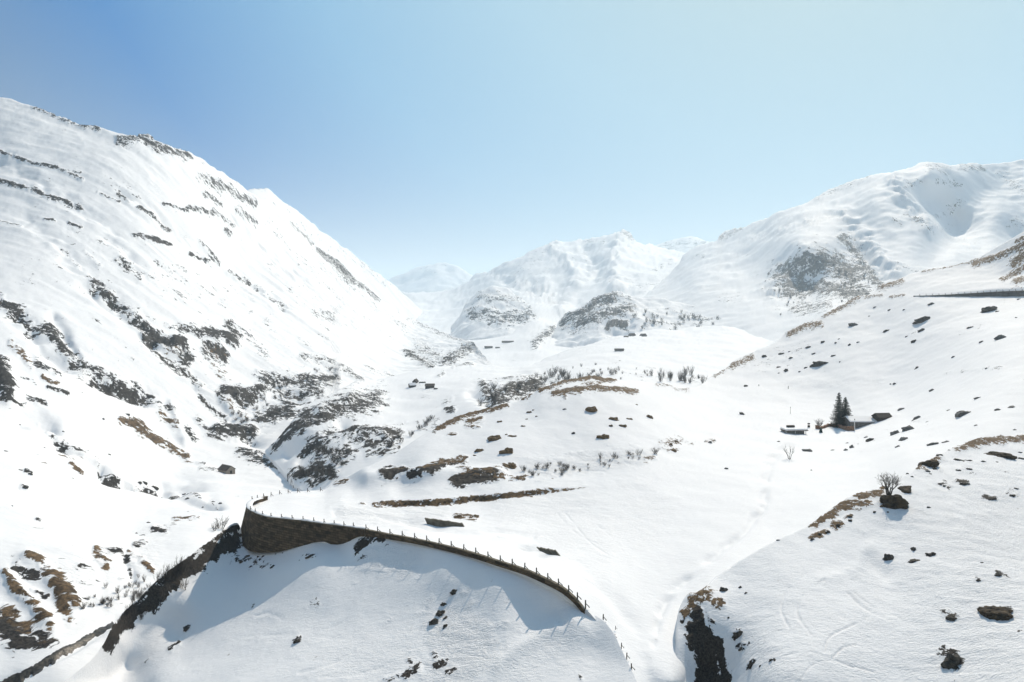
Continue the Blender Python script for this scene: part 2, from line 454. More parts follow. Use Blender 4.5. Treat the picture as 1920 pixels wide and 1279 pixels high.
terrain('slope', -150, 1200, 2.2, [(-150, 1640), (60, 1480), (1200, 1480)], A1_CREST, a1_points(), 1.5, relief=0.7, seed=1,
    rock=[([(437, 1019), (393, 1042), (333, 1082), (283, 1132)], 14, 1.45), ([(283, 1132), (250, 1152), (217, 1185), (200, 1212)], 12, 1.6),
          ([(444, 990), (400, 1014), (350, 1051), (300, 1090), (263, 1127), (215, 1176), (198, 1210)], 6, 1.1),
          ([(462, 1047), (510, 1062)], 9, .62), ([(575, 1043), (590, 1042)], 3.5, .9), ([(345, 1181), (354, 1177)], 3, .9), ([(318, 1218), (335, 1209)], 6, .8),
          ([(268, 1245), (280, 1238)], 4, .6), ([(460, 1133), (478, 1130)], 7, .55), ([(575, 1138), (595, 1132)], 8, .5), ([(553, 1203), (560, 1196)], 4.5, .9),
          ([(668, 1035), (690, 1016), (714, 1012)], 9, 1.1), ([(700, 1035), (706, 1034)], 4, .7),
          ([(813, 1284), (850, 1268)], 10, .5), ([(760, 1266), (780, 1252)], 11, 1.1), ([(728, 1276), (745, 1268)], 8, 1.0), ([(766, 1240), (772, 1244)], 5, .9),
          ([(838, 1262), (852, 1258)], 6, .95), ([(818, 1250), (834, 1244)], 6, .75), ([(812, 1228), (818, 1232)], 6, .8), ([(1050, 1165), (1105, 1160)], 4, .25),
          ([(905, 1258), (925, 1250)], 4, .5), ([(1088, 1270), (1092, 1276)], 5, .7)],
    rough=[([(850, 1190), (880, 1220), (850, 1279)], 45, 1.0), ([(700, 1040), (760, 1050)], 30, .5), ([(460, 1170), (560, 1180)], 60, .25), ([(640, 1240), (760, 1230)], 60, .3), ([(960, 1250), (1060, 1180)], 40, .35)],
    tracks=[([(560, 1262), (600, 1252), (640, 1236), (665, 1218)], 3, -.18), ([(450, 1195), (540, 1190), (620, 1175), (650, 1160)], 2.5, -.12), ([(600, 1270), (680, 1262), (740, 1240)], 2.5, -.12),
            ([(640, 1064), (730, 1070), (800, 1066)], 2, .2), ([(480, 1155), (500, 1150), (530, 1160)], 3, -.15), ([(600, 1192), (640, 1195), (680, 1180)], 2.5, -.1)],
    humps=[([(893, 1290), (945, 1238), (993, 1205), (1040, 1180)], 14, .5)],
    obj_name='snow_slope', rough_base=.14, back=(0.05, 1.2))

STRIP = curve2([(690, 948), (727, 948), (793, 946), (813, 947), (903, 939), (993, 928), (1060, 919), (1123, 910)])
def ground_steps(U, V, X, Y, Z, R, G):
    # terrace of the upper road with its bare earth bank
    on = sstep(688, 735, U) * (1 - sstep(1000, 1125, U))
    h = 1.05 * on
    dv = STRIP(U) - V
    jag = 1.5 * fbm(X / 2.0, Y / 2.0, 3, 5)
    st = sstep(-1.5, 2.5, dv + jag) * (1 - sstep(14, 60, dv))
    Z = Z + h * st
    G = np.maximum(G, 1.08 * on * np.exp(-((dv - 0.5 + jag) / (1.0 + 2.5 * on)) ** 2))
    G = np.maximum(G, 1.05 * (1 - sstep(1080, 1125, U)) * sstep(900, 960, U) * np.exp(-((dv - 0.0) / (0.8 + 1.6 * (1 - sstep(1000, 1120, U)))) ** 2))
    # hollows scoured in front of the two concrete wall stubs
    for (cu, cv_, w, hh) in ((770, 975, 26, -.9), (812, 990, 22, -.8), (985, 1027, 20, -.9), (1015, 1041, 16, -.8)):
        Z = Z + hh * np.exp(-((U - cu) / w) ** 2 - ((V - cv_) / (w * .28)) ** 2)
    # terrace of the road on the upper right
    rv = np.interp(U, [1700, 1760, 1860, 1930, 2060], [552.5, 553, 552, 552, 552])
    hh = 3.2 * sstep(1700, 1930, U)
    dv = rv - V
    Z = Z + hh * sstep(-1, 2, dv) * (1 - sstep(14, 40, dv))
    return Z, R, G

A2_CREST = [(463, 946), (473, 938), (488, 934), (510, 929), (534, 924), (564, 922), (590, 921), (607, 919), (620, 909), (641, 900), (660, 890), (703, 870),
            (747, 847), (793, 817), (820, 803), (850, 785), (893, 772), (947, 760), (990, 747), (1017, 737), (1060, 720), (1107, 712), (1153, 717), (1199, 718), (1250, 722),
            (1290, 728), (1312, 722), (1337, 703), (1360, 693), (1377, 677), (1420, 657), (1460, 637), (1480, 620), (1513, 607), (1543, 592), (1563, 580), (1587, 570),
            (1607, 557), (1633, 550), (1650, 535), (1677, 528), (1707, 513), (1737, 507), (1793, 498), (1827, 487), (1863, 467), (1919, 435), (2060, 380), (2250, 310)]
A2_PTS = [(u, float(deck_v(u)), float(deck_d(u))) for u in (466, 480, 507, 547, 587, 640, 686, 755, 822, 887, 937, 984, 1020, 1051, 1077, 1098)] + [
    (1230, 1279, 99), (1200, 1330, 95), (1150, 1215, 105), (463, 947, 181), (488, 934, 190), (510, 929, 194), (560, 922, 199), (607, 919, 203), (640, 940, 182),
    (660, 925, 194), (750, 928, 190), (900, 918, 187), (1120, 900, 192), (900, 947, 178), (1000, 935, 180), (720, 952, 176), (835, 985, 158), (1030, 1035, 136), (1100, 1000, 150),
    (1250, 1000, 152), (1250, 1150, 117), (1262, 1279, 99.5), (1300, 1300, 107), (1350, 1250, 113), (1420, 1170, 118), (1500, 1100, 126), (1400, 900, 195), (1100, 850, 215), (1250, 860, 212), (950, 840, 213), (900, 772, 262), (820, 803, 243), (747, 847, 222), (680, 880, 208), (790, 880, 199),
    (1107, 760, 255), (1107, 712, 300), (1200, 718, 312), (1250, 780, 268), (1290, 728, 360), (1350, 760, 340), (1430, 800, 292), (1600, 800, 300), (1500, 760, 350), (1600, 740, 355), (1600, 680, 405), (1650, 620, 450), (1700, 780, 285), (1800, 720, 292), (1700, 650, 400),
    (1900, 620, 335), (1500, 690, 425), (1420, 660, 480), (1543, 592, 520), (1650, 535, 545), (1793, 498, 525), (1919, 435, 500), (1900, 556, 430), (1750, 560, 460), (1500, 870, 222), (1600, 870, 216), (1700, 850, 205), (1850, 800, 210),
    (1900, 700, 265), (1550, 950, 168), (1450, 1000, 153), (1330, 1080, 130), (2050, 800, 205), (2050, 600, 330), (2050, 380, 500), (1650, 930, 172), (2050, 900, 175), (2250, 820, 195), (2250, 600, 320), (2250, 310, 500), (1900, 1000, 150), (1700, 1150, 118)]
terrain('ground', 463, 2250, 2.2, DECK_EDGE + [(1122, 1167), (1145, 1190), (1155, 1219), (1165, 1239), (1182, 1279), (1200, 1330), (1260, 1420), (1350, 1310), (1450, 1190), (1600, 1065), (1800, 950), (2060, 870), (2250, 850)], A2_CREST, A2_PTS, 1.9,
    relief=0.55, seed=2, step_fn=ground_steps,
    grass=[([(740, 886), (757, 882)], 6, .7), ([(797, 882), (827, 868), (870, 862)], 7, .95), ([(815, 880), (825, 876)], 5, .7), ([(870, 896), (900, 893), (923, 893)], 7, .85),
           ([(860, 882), (885, 888)], 5, .8), ([(927, 903), (943, 901)], 4, .85), ([(962, 902), (983, 901)], 5, .95), ([(946, 872), (964, 871)], 5, .85), ([(630, 907), (650, 902)], 4, .9), ([(930, 882), (950, 880)], 4, .6),
           ([(815, 806), (860, 785), (900, 771), (950, 761)], 5, 1.2), ([(877, 791), (903, 785)], 5, 1.0), ([(873, 799), (896, 801)], 3, .9), ([(980, 750), (994, 746)], 4, .9), ([(1013, 742), (1053, 729)], 5, 1.05), ([(1050, 722), (1107, 714), (1150, 719)], 6, 1.25),
           ([(1037, 748), (1080, 740), (1120, 736), (1153, 739), (1193, 743)], 5, 1.1), ([(1095, 730), (1130, 725)], 4, .75), ([(1045, 740), (1060, 752)], 4, .8), ([(1230, 722), (1260, 722)], 3, .7), ([(1265, 730), (1290, 731)], 3, .7),
           ([(840, 815), (855, 812)], 3, .7), ([(1480, 627), (1513, 611), (1537, 607)], 6, .95), ([(1373, 687), (1410, 670)], 6, .9), ([(1368, 690), (1340, 705)], 3, .8), ([(1545, 592), (1607, 560)], 5, .9), ([(1650, 538), (1690, 528)], 6, .9),
           ([(1605, 557), (1653, 554)], 3, .8), ([(1670, 558), (1695, 554)], 3, .8), ([(1730, 509), (1830, 489)], 3, .8), ([(1827, 494), (1873, 481), (1919, 460), (1960, 440)], 6, 1.0), ([(1880, 528), (1919, 503), (1960, 480)], 6, .95), ([(1902, 495), (1925, 475)], 10, 1.0), ([(1907, 535), (1940, 520)], 10, .95), ([(1907, 453), (1960, 430)], 5, .9),
           ([(1240, 833), (1275, 826)], 8, .6), ([(1255, 843), (1272, 842)], 4, .7), ([(1210, 862), (1225, 858)], 5, .7), ([(1285, 828), (1300, 832)], 5, .5), ([(1325, 828), (1338, 826)], 4, .7), ([(855, 967), (875, 969), (890, 971)], 6, .75), ([(700, 947), (716, 947)], 3, 1.0), ([(676, 945), (684, 945)], 2, .8)],
    rock=[([(720, 897), (740, 892), (757, 888)], 10, 1.3), ([(767, 902), (787, 899)], 7, 1.3), ([(793, 891), (815, 882), (830, 878)], 9, 1.3), ([(855, 911), (880, 906), (923, 901)], 11, 1.35), ([(845, 872), (868, 868)], 5, 1.1), ([(1420, 680), (1500, 655)], 22, .36), ([(1500, 690), (1600, 690), (1660, 660)], 20, .22), ([(1700, 640), (1730, 615)], 8, .35), ([(1800, 625), (1840, 610)], 6, .35), ([(1770, 700), (1880, 687)], 3, .5), ([(1650, 800), (1720, 790)], 30, .22), ([(1600, 840), (1640, 820)], 10, .3), ([(1460, 720), (1480, 722)], 3, .3),
          ([(1000, 885), (1100, 870), (1190, 850)], 14, .26), ([(1700, 560), (1760, 550)], 14, .2), ([(1860, 560), (1900, 570)], 10, .3)],
    rough=[([(1480, 722), (1650, 715)], 8, .35), ([(1050, 990), (1200, 960)], 60, .3), ([(1000, 880), (1200, 855)], 14, .8), ([(650, 960), (760, 975), (830, 965)], 14, .6), ([(950, 960), (1100, 940)], 25, .4), ([(1280, 900), (1400, 950)], 60, .15)],
    tracks=[([(1222, 1210), (1250, 1125), (1330, 1050), (1400, 990), (1432, 945), (1436, 900), (1450, 862), (1490, 825)], 7, -.75), ([(1090, 1060), (1160, 1130), (1205, 1220), (1225, 1290)], 12, -.4), ([(1060, 960), (1100, 1010), (1140, 1040)], 2, -.15),
            ([(1045, 962), (1080, 1000), (1120, 1018)], 2, -.12), ([(1000, 1005), (940, 995), (860, 1000), (780, 985), (700, 965), (630, 962)], 5, -.35), ([(1120, 985), (1150, 1010), (1180, 1050)], 2, -.1), ([(1400, 905), (1320, 890), (1240, 880)], 2.5, -.1)],
    humps=[([(690, 900), (800, 893), (935, 890)], 14, 1.5), ([(1020, 745), (1110, 730), (1190, 745)], 30, 2.0)], obj_name='snow_ground', rough_base=.10, back=(0.12, 0.35))

R1_CREST = [(1262, 1340), (1266, 1200), (1272, 1150), (1290, 1118), (1312, 1111), (1346, 1082), (1400, 1045), (1450, 1018), (1519, 985), (1575, 945), (1605, 928), (1654, 914), (1700, 890), (1740, 866), (1790, 838), (1850, 822), (1920, 812), (2060, 800), (2250, 786)]
terrain('knoll', 1262, 2250, 2.0, [(1262, 1480), (2060, 1480)], R1_CREST,
    [(1266, 1200, 107), (1290, 1120, 115), (1312, 1111, 114), (1264, 1279, 101.5), (1285, 1279, 103.2), (1285, 1180, 109), (1310, 1150, 110.2), (1330, 1279, 104.5), (1330, 1215, 106.6), (1362, 1230, 105), (1362, 1279, 102.5), (1346, 1082, 120), (1400, 1045, 124), (1519, 985, 134), (1605, 928, 144), (1654, 914, 147), (1740, 866, 165), (1850, 822, 188), (1920, 812, 196), (2050, 800, 205),
     (1450, 1279, 92.5), (1668, 945, 139), (1668, 990, 132), (1680, 1035, 123.5), (1668, 1100, 113.5), (1668, 1279, 92.5), (1500, 1100, 112.2), (1420, 1150, 108), (1800, 1100, 109.5), (1900, 1279, 86), (1900, 1000, 129), (1800, 930, 145), (2050, 1279, 80), (1400, 1279, 98), (1262, 1480, 88), (1700, 1480, 78), (2050, 1480, 66), (2250, 786, 212), (2250, 1000, 132), (2250, 1279, 77), (2250, 1480, 63)], 1.3,
    relief=0.75, seed=3,
    rock=[([(1308, 1148), (1312, 1175)], 10, 1.5), ([(1311, 1190), (1320, 1220), (1332, 1300)], 21, 1.9), ([(1342, 1205), (1356, 1250), (1362, 1290)], 9, 1.4), ([(1376, 1186), (1392, 1184)], 8, .7), ([(1384, 1212), (1392, 1208)], 6, .7), ([(1405, 1246), (1414, 1240)], 7, .75), ([(1440, 1235), (1450, 1239)], 6, .6),
          ([(1770, 905), (1780, 912)], 5, .7), ([(1845, 930), (1868, 934)], 5, .85), ([(1890, 925), (1910, 930)], 5, .7), ([(1795, 903), (1815, 906)], 4, .9), ([(1785, 862), (1820, 862)], 5, .5), ([(1740, 890), (1760, 880)], 6, .45), ([(1800, 880), (1830, 885)], 6, .4),
          ([(1770, 1150), (1795, 1158)], 6, .75), ([(1830, 1086), (1836, 1088)], 4, .8), ([(1870, 1075), (1885, 1080)], 5, .75), ([(1900, 1190), (1920, 1180)], 10, .45), ([(1760, 1279), (1800, 1270)], 8, .4), ([(1845, 1144), (1890, 1146)], 9, .8), ([(1770, 1220), (1800, 1245)], 13, .9), ([(1500, 1275), (1540, 1279)], 4, .3)],
    grass=[([(1300, 1122), (1325, 1120)], 15, 1.05), ([(1340, 1128), (1352, 1130)], 9, 1.0), ([(1280, 1150), (1296, 1135)], 8, .9), ([(1527, 985), (1563, 961), (1590, 944), (1623, 944)], 8, 1.1), ([(1608, 932), (1652, 924)], 7, 1.1), ([(1522, 1009), (1552, 997)], 5, 1.0), ([(1562, 987), (1578, 983)], 6, 1.0), ([(1586, 970), (1597, 966)], 4, .9),
           ([(1346, 1064), (1372, 1052), (1402, 1033)], 4, 1.0), ([(1815, 832), (1860, 826), (1935, 822)], 7, 1.1), ([(1795, 841), (1815, 838)], 5, .9), ([(1725, 872), (1738, 866), (1752, 860)], 9, 1.05), ([(1570, 916), (1600, 898)], 3, .8), ([(1545, 943), (1562, 932)], 3, .8)],
    rough=[([(1880, 1020), (1900, 1279)], 120, 1.0), ([(1750, 1000), (1780, 1250)], 90, .6), ([(1500, 1150), (1600, 1230)], 80, .4), ([(1400, 1200), (1450, 1260)], 40, .6), ([(1640, 1080), (1640, 1240)], 60, .4), ([(1700, 930), (1900, 900)], 50, .35)],
    tracks=[([(1510, 1075), (1480, 1100), (1465, 1140), (1480, 1178)], 3, -.2), ([(1545, 1090), (1510, 1110), (1495, 1150), (1520, 1190)], 3, -.2), ([(1590, 1112), (1620, 1140), (1670, 1166)], 3, -.2), ([(1600, 1110), (1640, 1140), (1690, 1160)], 2, -.12),
            ([(1545, 1225), (1555, 1195), (1590, 1175), (1625, 1160)], 3, -.2), ([(1560, 1235), (1580, 1215), (1605, 1208)], 3, -.2), ([(1500, 1279), (1520, 1250), (1560, 1240), (1640, 1260)], 3, -.15), ([(1470, 1230), (1520, 1225), (1600, 1250)], 3, -.15),
            ([(1640, 1030), (1600, 1070), (1540, 1095)], 12, .3)],
    humps=[([(1630, 1050), (1660, 1075)], 14, -.5)],
    obj_name='snow_knoll', rough_base=.28, back=(0.10, 0.5))

L_CREST = [(-260, 130), (-100, 165), (0, 183), (20, 187), (50, 197), (77, 210), (120, 224), (160, 238), (180, 240), (230, 256), (252, 261), (262, 255), (280, 256), (290, 266), (333, 282), (360, 294), (390, 313), (443, 342), (470, 365), (487, 380), (520, 403), (560, 432), (600, 468),
           (640, 500), (680, 535), (710, 560), (740, 580), (770, 600), (800, 614), (840, 630), (885, 647), (930, 700)]
L_NEAR = [(-260, 1500), (0, 1440), (60, 1390), (120, 1330), (190, 1275), (213, 1230), (263, 1175), (300, 1130), (350, 1090), (400, 1050), (450, 1010), (475, 985), (520, 960), (560, 950), (600, 925), (620, 890), (640, 800), (700, 760), (760, 740), (808, 715), (850, 705), (890, 690), (930, 710)]
L_PTS = [(-260, 130, 1000), (0, 183, 1000), (-200, 1100, 185), (-200, 700, 360), (-200, 350, 700), (0, 1330, 150), (100, 1230, 165), (170, 1190, 178), (60, 1150, 182), (0, 1180, 172), (0, 1000, 225), (150, 1060, 215), (250, 1100, 215), (250, 1000, 270), (350, 1000, 275), (400, 960, 320), (424, 885, 430), (330, 900, 390), (200, 900, 330), (0, 900, 270), (0, 800, 330), (200, 800, 410), (0, 600, 480), (300, 650, 580), (200, 450, 720), (0, 350, 740),
         (320, 350, 950), (280, 258, 1060), (487, 380, 1350), (500, 600, 850), (500, 750, 620), (500, 845, 500), (545, 900, 420), (640, 500, 1750), (640, 600, 1150), (650, 700, 820), (740, 580, 2000), (800, 614, 2150), (760, 660, 1350), (808, 695, 1060), (885, 647, 1750), (450, 500, 1000), (400, 750, 560), (300, 800, 470), (560, 950, 370), (600, 800, 560), (880, 685, 1150)]
terrain('left', -260, 930, 2.2, L_NEAR, L_CREST, L_PTS, 6.0, relief=1.3, seed=4, base=0.14, crest_rock=.3,
    rock=[([(540, 470), (640, 560), (740, 640)], 7, 0.42), ([(560, 540), (650, 610), (720, 660)], 6, 0.40), ([(600, 500), (690, 570), (780, 640)], 6, 0.45), ([(480, 470), (580, 590), (640, 640)], 7, 0.38), ([(500, 420), (560, 480), (600, 530)], 8, 0.45), ([(640, 520), (700, 575), (760, 615)], 5, 0.50), ([(340, 440), (420, 520), (470, 580)], 8, 0.36), ([(100, 480), (180, 600), (260, 680)], 8, 0.30), ([(560, 640), (640, 690)], 7, 0.40), ([(470, 560), (520, 640)], 8, 0.36), ([(225, 268), (270, 266), (300, 282), (350, 298)], 9.36, 0.92), ([(262, 258), (285, 262)], 4.32, 0.99), ([(60, 204), (140, 233), (185, 243)], 3.6, 0.75), ([(380, 336), (430, 360), (478, 385)], 8.64, 0.85), ([(385, 364), (413, 383)], 5.76, 0.80), ([(353, 390), (400, 403)], 5.76, 0.85), ([(400, 397), (440, 427)], 5.04, 0.80), ([(423, 433), (432, 440)], 5.04, 0.80),
          ([(0, 288), (60, 307), (110, 318), (155, 338)], 2.88, 0.92), ([(117, 320), (150, 327)], 2.88, 0.75), ([(0, 341), (40, 350), (90, 368), (150, 390)], 4.32, 0.99), ([(0, 417), (40, 425)], 2.16, 0.85), ([(83, 411), (103, 415)], 1.8, 0.97), ([(130, 418), (153, 428)], 2.16, 0.99), ([(183, 363), (223, 380)], 2.16, 0.92), ([(222, 365), (243, 380)], 4.32, 0.92), ([(263, 392), (317, 430)], 5.04, 0.85),
          ([(253, 443), (285, 452), (320, 462)], 4, 1.10), ([(307, 385), (353, 400)], 2.52, 0.99), ([(377, 457), (410, 497)], 5, 0.70), ([(357, 478), (393, 490)], 3, 1.10), ([(430, 510), (467, 530)], 4, 0.89), ([(483, 538), (533, 577)], 6, 0.70), ([(547, 420), (587, 457)], 6.48, 0.75), ([(600, 470), (633, 500), (660, 530)], 10, 0.89), ([(227, 493), (263, 523)], 8, 0.85),
          ([(117, 467), (150, 503)], 5, 0.64), ([(157, 473), (187, 500)], 4, 0.58), ([(140, 440), (220, 470)], 16, 0.46), ([(447, 393), (480, 420)], 6.48, 0.75), ([(200, 340), (260, 370)], 10.1, 0.41), ([(300, 500), (420, 560)], 18, 0.46), ([(640, 512), (710, 563)], 5, 0.83), ([(767, 600), (830, 628), (880, 648)], 6, 0.58), ([(590, 585), (625, 600)], 8, 0.63), ([(480, 790), (600, 700)], 40, 0.37),
          ([(180, 530), (213, 560), (253, 593), (283, 627)], 12, 0.89), ([(0, 567), (47, 600), (53, 617), (93, 620), (127, 660), (160, 693), (187, 703), (233, 727), (277, 747)], 13, 0.84), ([(175, 705), (275, 748)], 7, 1.05), ([(280, 632), (333, 647), (350, 675)], 14, 1.05), ([(383, 627), (440, 647)], 11, 1.16), ([(430, 613), (450, 635)], 9, 0.95), ([(387, 657), (417, 668)], 13, 1.05), ([(317, 610), (367, 623)], 7, 0.84),
          ([(293, 660), (343, 695)], 9, 0.89), ([(350, 700), (377, 720)], 8, 0.89), ([(450, 617), (500, 673)], 9, 0.63), ([(420, 740), (467, 753), (493, 733)], 14, 1.00), ([(500, 713), (547, 717), (625, 713)], 15, 0.89), ([(520, 733), (600, 740)], 15, 0.79), ([(493, 785), (540, 767)], 17, 1.00), ([(373, 740), (427, 780)], 5, 0.89), ([(567, 670), (623, 680)], 7, 0.73), ([(410, 813), (473, 817)], 13, 1.05), ([(450, 850), (500, 862)], 9, 0.89),
          ([(500, 868), (545, 888)], 6, 0.84), ([(350, 808), (363, 827)], 7, 0.89), ([(370, 790), (397, 817)], 7, 0.84), ([(290, 757), (327, 773)], 8, 0.79), ([(70, 677), (107, 700)], 9, 0.84), ([(0, 690), (8, 715), (15, 740)], 17, 1.20), ([(47, 747), (90, 757)], 6, 0.79), ([(37, 700), (63, 713)], 8, 0.58), ([(90, 727), (127, 740)], 3, 0.95), ([(30, 790), (70, 780)], 5, 0.53),
          ([(45, 782), (87, 797), (110, 827), (150, 843), (180, 860), (187, 880), (217, 900)], 7, 0.65), ([(195, 888), (220, 896)], 8, 1.05), ([(250, 903), (300, 913)], 5, 0.79), ([(320, 917), (360, 925), (405, 945)], 6, 0.58), ([(30, 1070), (67, 1086)], 9, 1.00), ([(60, 1112), (87, 1119)], 6, 0.95), ([(190, 1036), (227, 1034)], 6, 0.95), ([(237, 1045), (247, 1078)], 5, 0.79), ([(150, 1062), (175, 1072)], 7, 0.63), ([(227, 1087), (240, 1082)], 7, 0.63),
          ([(140, 1092), (187, 1100)], 12, 0.53), ([(150, 1130), (240, 1100)], 20, 0.44), ([(253, 1022), (268, 1020)], 6, 0.84), ([(290, 990), (310, 996)], 5, 0.73), ([(270, 1000), (320, 985)], 10, 0.37), ([(100, 1145), (130, 1165)], 12, 0.53), ([(0, 1150), (30, 1200), (70, 1190)], 26, 0.95), ([(50, 884), (60, 889)], 4, 0.95), ([(42, 911), (52, 914)], 4, 0.95), ([(70, 975), (76, 977)], 3, 0.84),
          ([(375, 880), (410, 882)], 2.5, 0.95), ([(370, 870), (385, 872)], 2, 0.73), ([(760, 662), (810, 692)], 6, 0.89), ([(790, 655), (830, 682)], 15, 0.65), ([(835, 682), (885, 652)], 10, 0.84), ([(895, 655), (905, 668)], 10, 0.47), ([(580, 610), (640, 650)], 12, 0.29), ([(640, 690), (680, 715)], 6, 0.73), ([(680, 690), (740, 705)], 6, 0.53), ([(280, 520), (360, 570)], 16, 0.43), ([(60, 520), (180, 540)], 25, 0.33)],
    grass=[([(227, 790), (253, 800), (290, 827), (317, 838), (350, 860)], 7, 1.0), ([(300, 777), (330, 800)], 9, .7), ([(20, 643), (60, 687)], 6, .75), ([(80, 707), (103, 723)], 4, .9), ([(400, 687), (427, 713)], 8, .55), ([(430, 760), (467, 783)], 8, .6), ([(133, 870), (153, 887)], 4, .85), ([(110, 850), (150, 858)], 4, .6),
           ([(52, 1042), (72, 1052), (84, 1072)], 9, 1.05), ([(84, 1072), (112, 1100), (142, 1134)], 13, 1.0), ([(112, 1110), (120, 1140), (130, 1152)], 13, .9), ([(10, 1079), (22, 1098), (32, 1115)], 8, 1.05), ([(32, 1115), (60, 1139), (95, 1180)], 12, 1.0), ([(20, 1150), (50, 1180), (70, 1190)], 20, .75), ([(180, 1032), (200, 1060)], 7, 1.0), ([(267, 1050), (287, 1074)], 5, .95), ([(240, 1035), (267, 1048)], 3, .7), ([(327, 972), (373, 970)], 3.5, .9), ([(390, 660), (420, 668)], 8, .55), ([(280, 640), (345, 670)], 9, .45)],
    tracks=[([(37, 780), (87, 795), (110, 824), (150, 842), (182, 860), (188, 880), (217, 897), (267, 903), (300, 911)], 11, -7.0), ([(322, 920), (365, 928), (405, 948)], 14, -5.5), ([(215, 1168), (173, 1192), (140, 1212), (93, 1235), (47, 1262), (0, 1285)], 8, -1.5), ([(100, 600), (123, 633), (145, 668)], 7, -5), ([(480, 420), (560, 540), (700, 660)], 4, 0),
            ([(300, 640), (400, 760), (480, 830)], 14, -5), ([(30, 600), (120, 680), (270, 745)], 14, -7), ([(180, 540), (285, 635)], 12, -7), ([(225, 365), (317, 430), (410, 500), (533, 577)], 9, -6), ([(235, 1045), (250, 1085)], 8, -1.5), ([(510, 720), (560, 740)], 14, -6), ([(320, 760), (345, 830)], 9, 4), ([(0, 300), (160, 400), (260, 500)], 10, -4), ([(440, 400), (560, 520), (680, 610)], 12, -6), ([(60, 420), (200, 560)], 14, -4)],
    humps=[([(50, 1050), (140, 1130)], 18, 1.2), ([(10, 1085), (90, 1170)], 20, 1.4), ([(0, 690), (20, 740)], 18, 4), ([(333, 647), (430, 650)], 16, 5), ([(430, 745), (490, 740)], 16, 5), ([(410, 810), (470, 812)], 12, 4)],
    rough=[([(150, 1080), (260, 1040)], 40, .3)], obj_name='mountainside', ribs=(13.0, 4.2))

terrain('leftfar', 400, 850, 3, [(400, 520), (850, 640)], [(400, 372), (440, 363), (470, 357), (500, 357), (517, 368), (550, 393), (580, 417), (610, 440), (640, 463), (660, 477), (707, 515), (727, 527), (760, 558), (790, 582), (850, 620)],
    [(400, 372, 1900), (470, 357, 2100), (550, 393, 2400), (640, 463, 2900), (727, 527, 3300), (850, 620, 3600), (470, 450, 1700), (640, 560, 2300), (727, 600, 2700), (850, 650, 3100), (400, 520, 1500)], 14, relief=1.3, seed=5, base=.12, crest_rock=.3,
    rock=[([(500, 365), (560, 410), (640, 470)], 10, .35), ([(640, 470), (727, 535)], 9, .5), ([(560, 430), (620, 470)], 10, .4)], obj_name='mountain_ridge', ribs=(18.0, 4.0))

terrain('mid', 497, 1510, 2.2, [(497, 851), (510, 864), (530, 882), (548, 900), (565, 918), (600, 942), (640, 925), (703, 890), (760, 860), (820, 825), (893, 795), (947, 785), (1017, 760), (1107, 735), (1200, 740), (1290, 750), (1340, 730), (1380, 705), (1420, 690), (1510, 660)],
    [(497, 845), (505, 840), (520, 827), (547, 793), (567, 767), (587, 753), (603, 748), (640, 729), (677, 714), (710, 711), (740, 703), (775, 697), (808, 692), (840, 686), (880, 681), (920, 684), (950, 688), (978, 687), (1009, 678), (1034, 666), (1076, 653), (1105, 644), (1157, 630), (1222, 620), (1290, 616), (1370, 612), (1420, 616), (1460, 628), (1510, 645)],
    [(545, 897, 412), (500, 850, 488), (525, 878, 445), (565, 918, 395), (1510, 650, 900), (1450, 635, 1350), (640, 730, 620), (547, 793, 500), (640, 820, 455), (700, 850, 420), (740, 840, 425), (790, 722, 700), (808, 692, 880), (710, 711, 780), (900, 740, 570), (960, 700, 800), (880, 681, 980), (1000, 679, 1000), (1050, 715, 640), (1250, 700, 720), (1157, 630, 1320), (1290, 618, 1500), (1370, 613, 1520), (1350, 680, 870), (1400, 700, 760), (600, 940, 372), (820, 800, 480), (1076, 653, 1120), (700, 780, 520), (760, 770, 560)],
    6.0, relief=1.0, seed=6, base=0.07,
    rock=[([(555, 800), (600, 780), (660, 760), (700, 752)], 20, .95), ([(515, 835), (560, 800), (575, 775)], 13, .95), ([(580, 830), (640, 812), (700, 825), (740, 815)], 18, .9), ([(600, 870), (650, 850)], 18, .85), ([(560, 892), (620, 882)], 17, .95), ([(690, 850), (745, 840)], 8, .8), ([(640, 735), (700, 745)], 8, .6), ([(838, 768), (848, 772)], 6, .95), ([(834, 755), (846, 748)], 6, .6), ([(775, 715), (800, 735)], 12, .35),
          ([(905, 722), (915, 752)], 9, .85), ([(930, 748), (975, 732), (1010, 722)], 13, 1.0), ([(915, 722), (1030, 708)], 9, .6), ([(870, 682), (885, 684)], 4, .8), ([(822, 705), (832, 700)], 3, .8), ([(850, 690), (866, 686)], 3, .7), ([(770, 860), (810, 820)], 14, .5), ([(790, 800), (815, 795)], 10, .6), ([(1035, 700), (1060, 690)], 8, .35), ([(1140, 690), (1160, 675)], 9, .35), ([(1100, 700), (1200, 705), (1320, 705)], 9, .35), ([(1205, 700), (1225, 695)], 8, .45), ([(1280, 715), (1330, 712)], 7, .5), ([(690, 735), (720, 715)], 5, .4), ([(980, 690), (1010, 680)], 4, .35), ([(620, 745), (680, 714)], 5, .5)],
    tracks=[([(560, 850), (590, 830), (640, 800)], 16, -6), ([(600, 770), (660, 745)], 10, 4), ([(600, 820), (720, 820)], 14, 4), ([(930, 735), (1000, 715)], 12, 4), ([(890, 740), (925, 760)], 10, -5)],
    obj_name='valley_side')

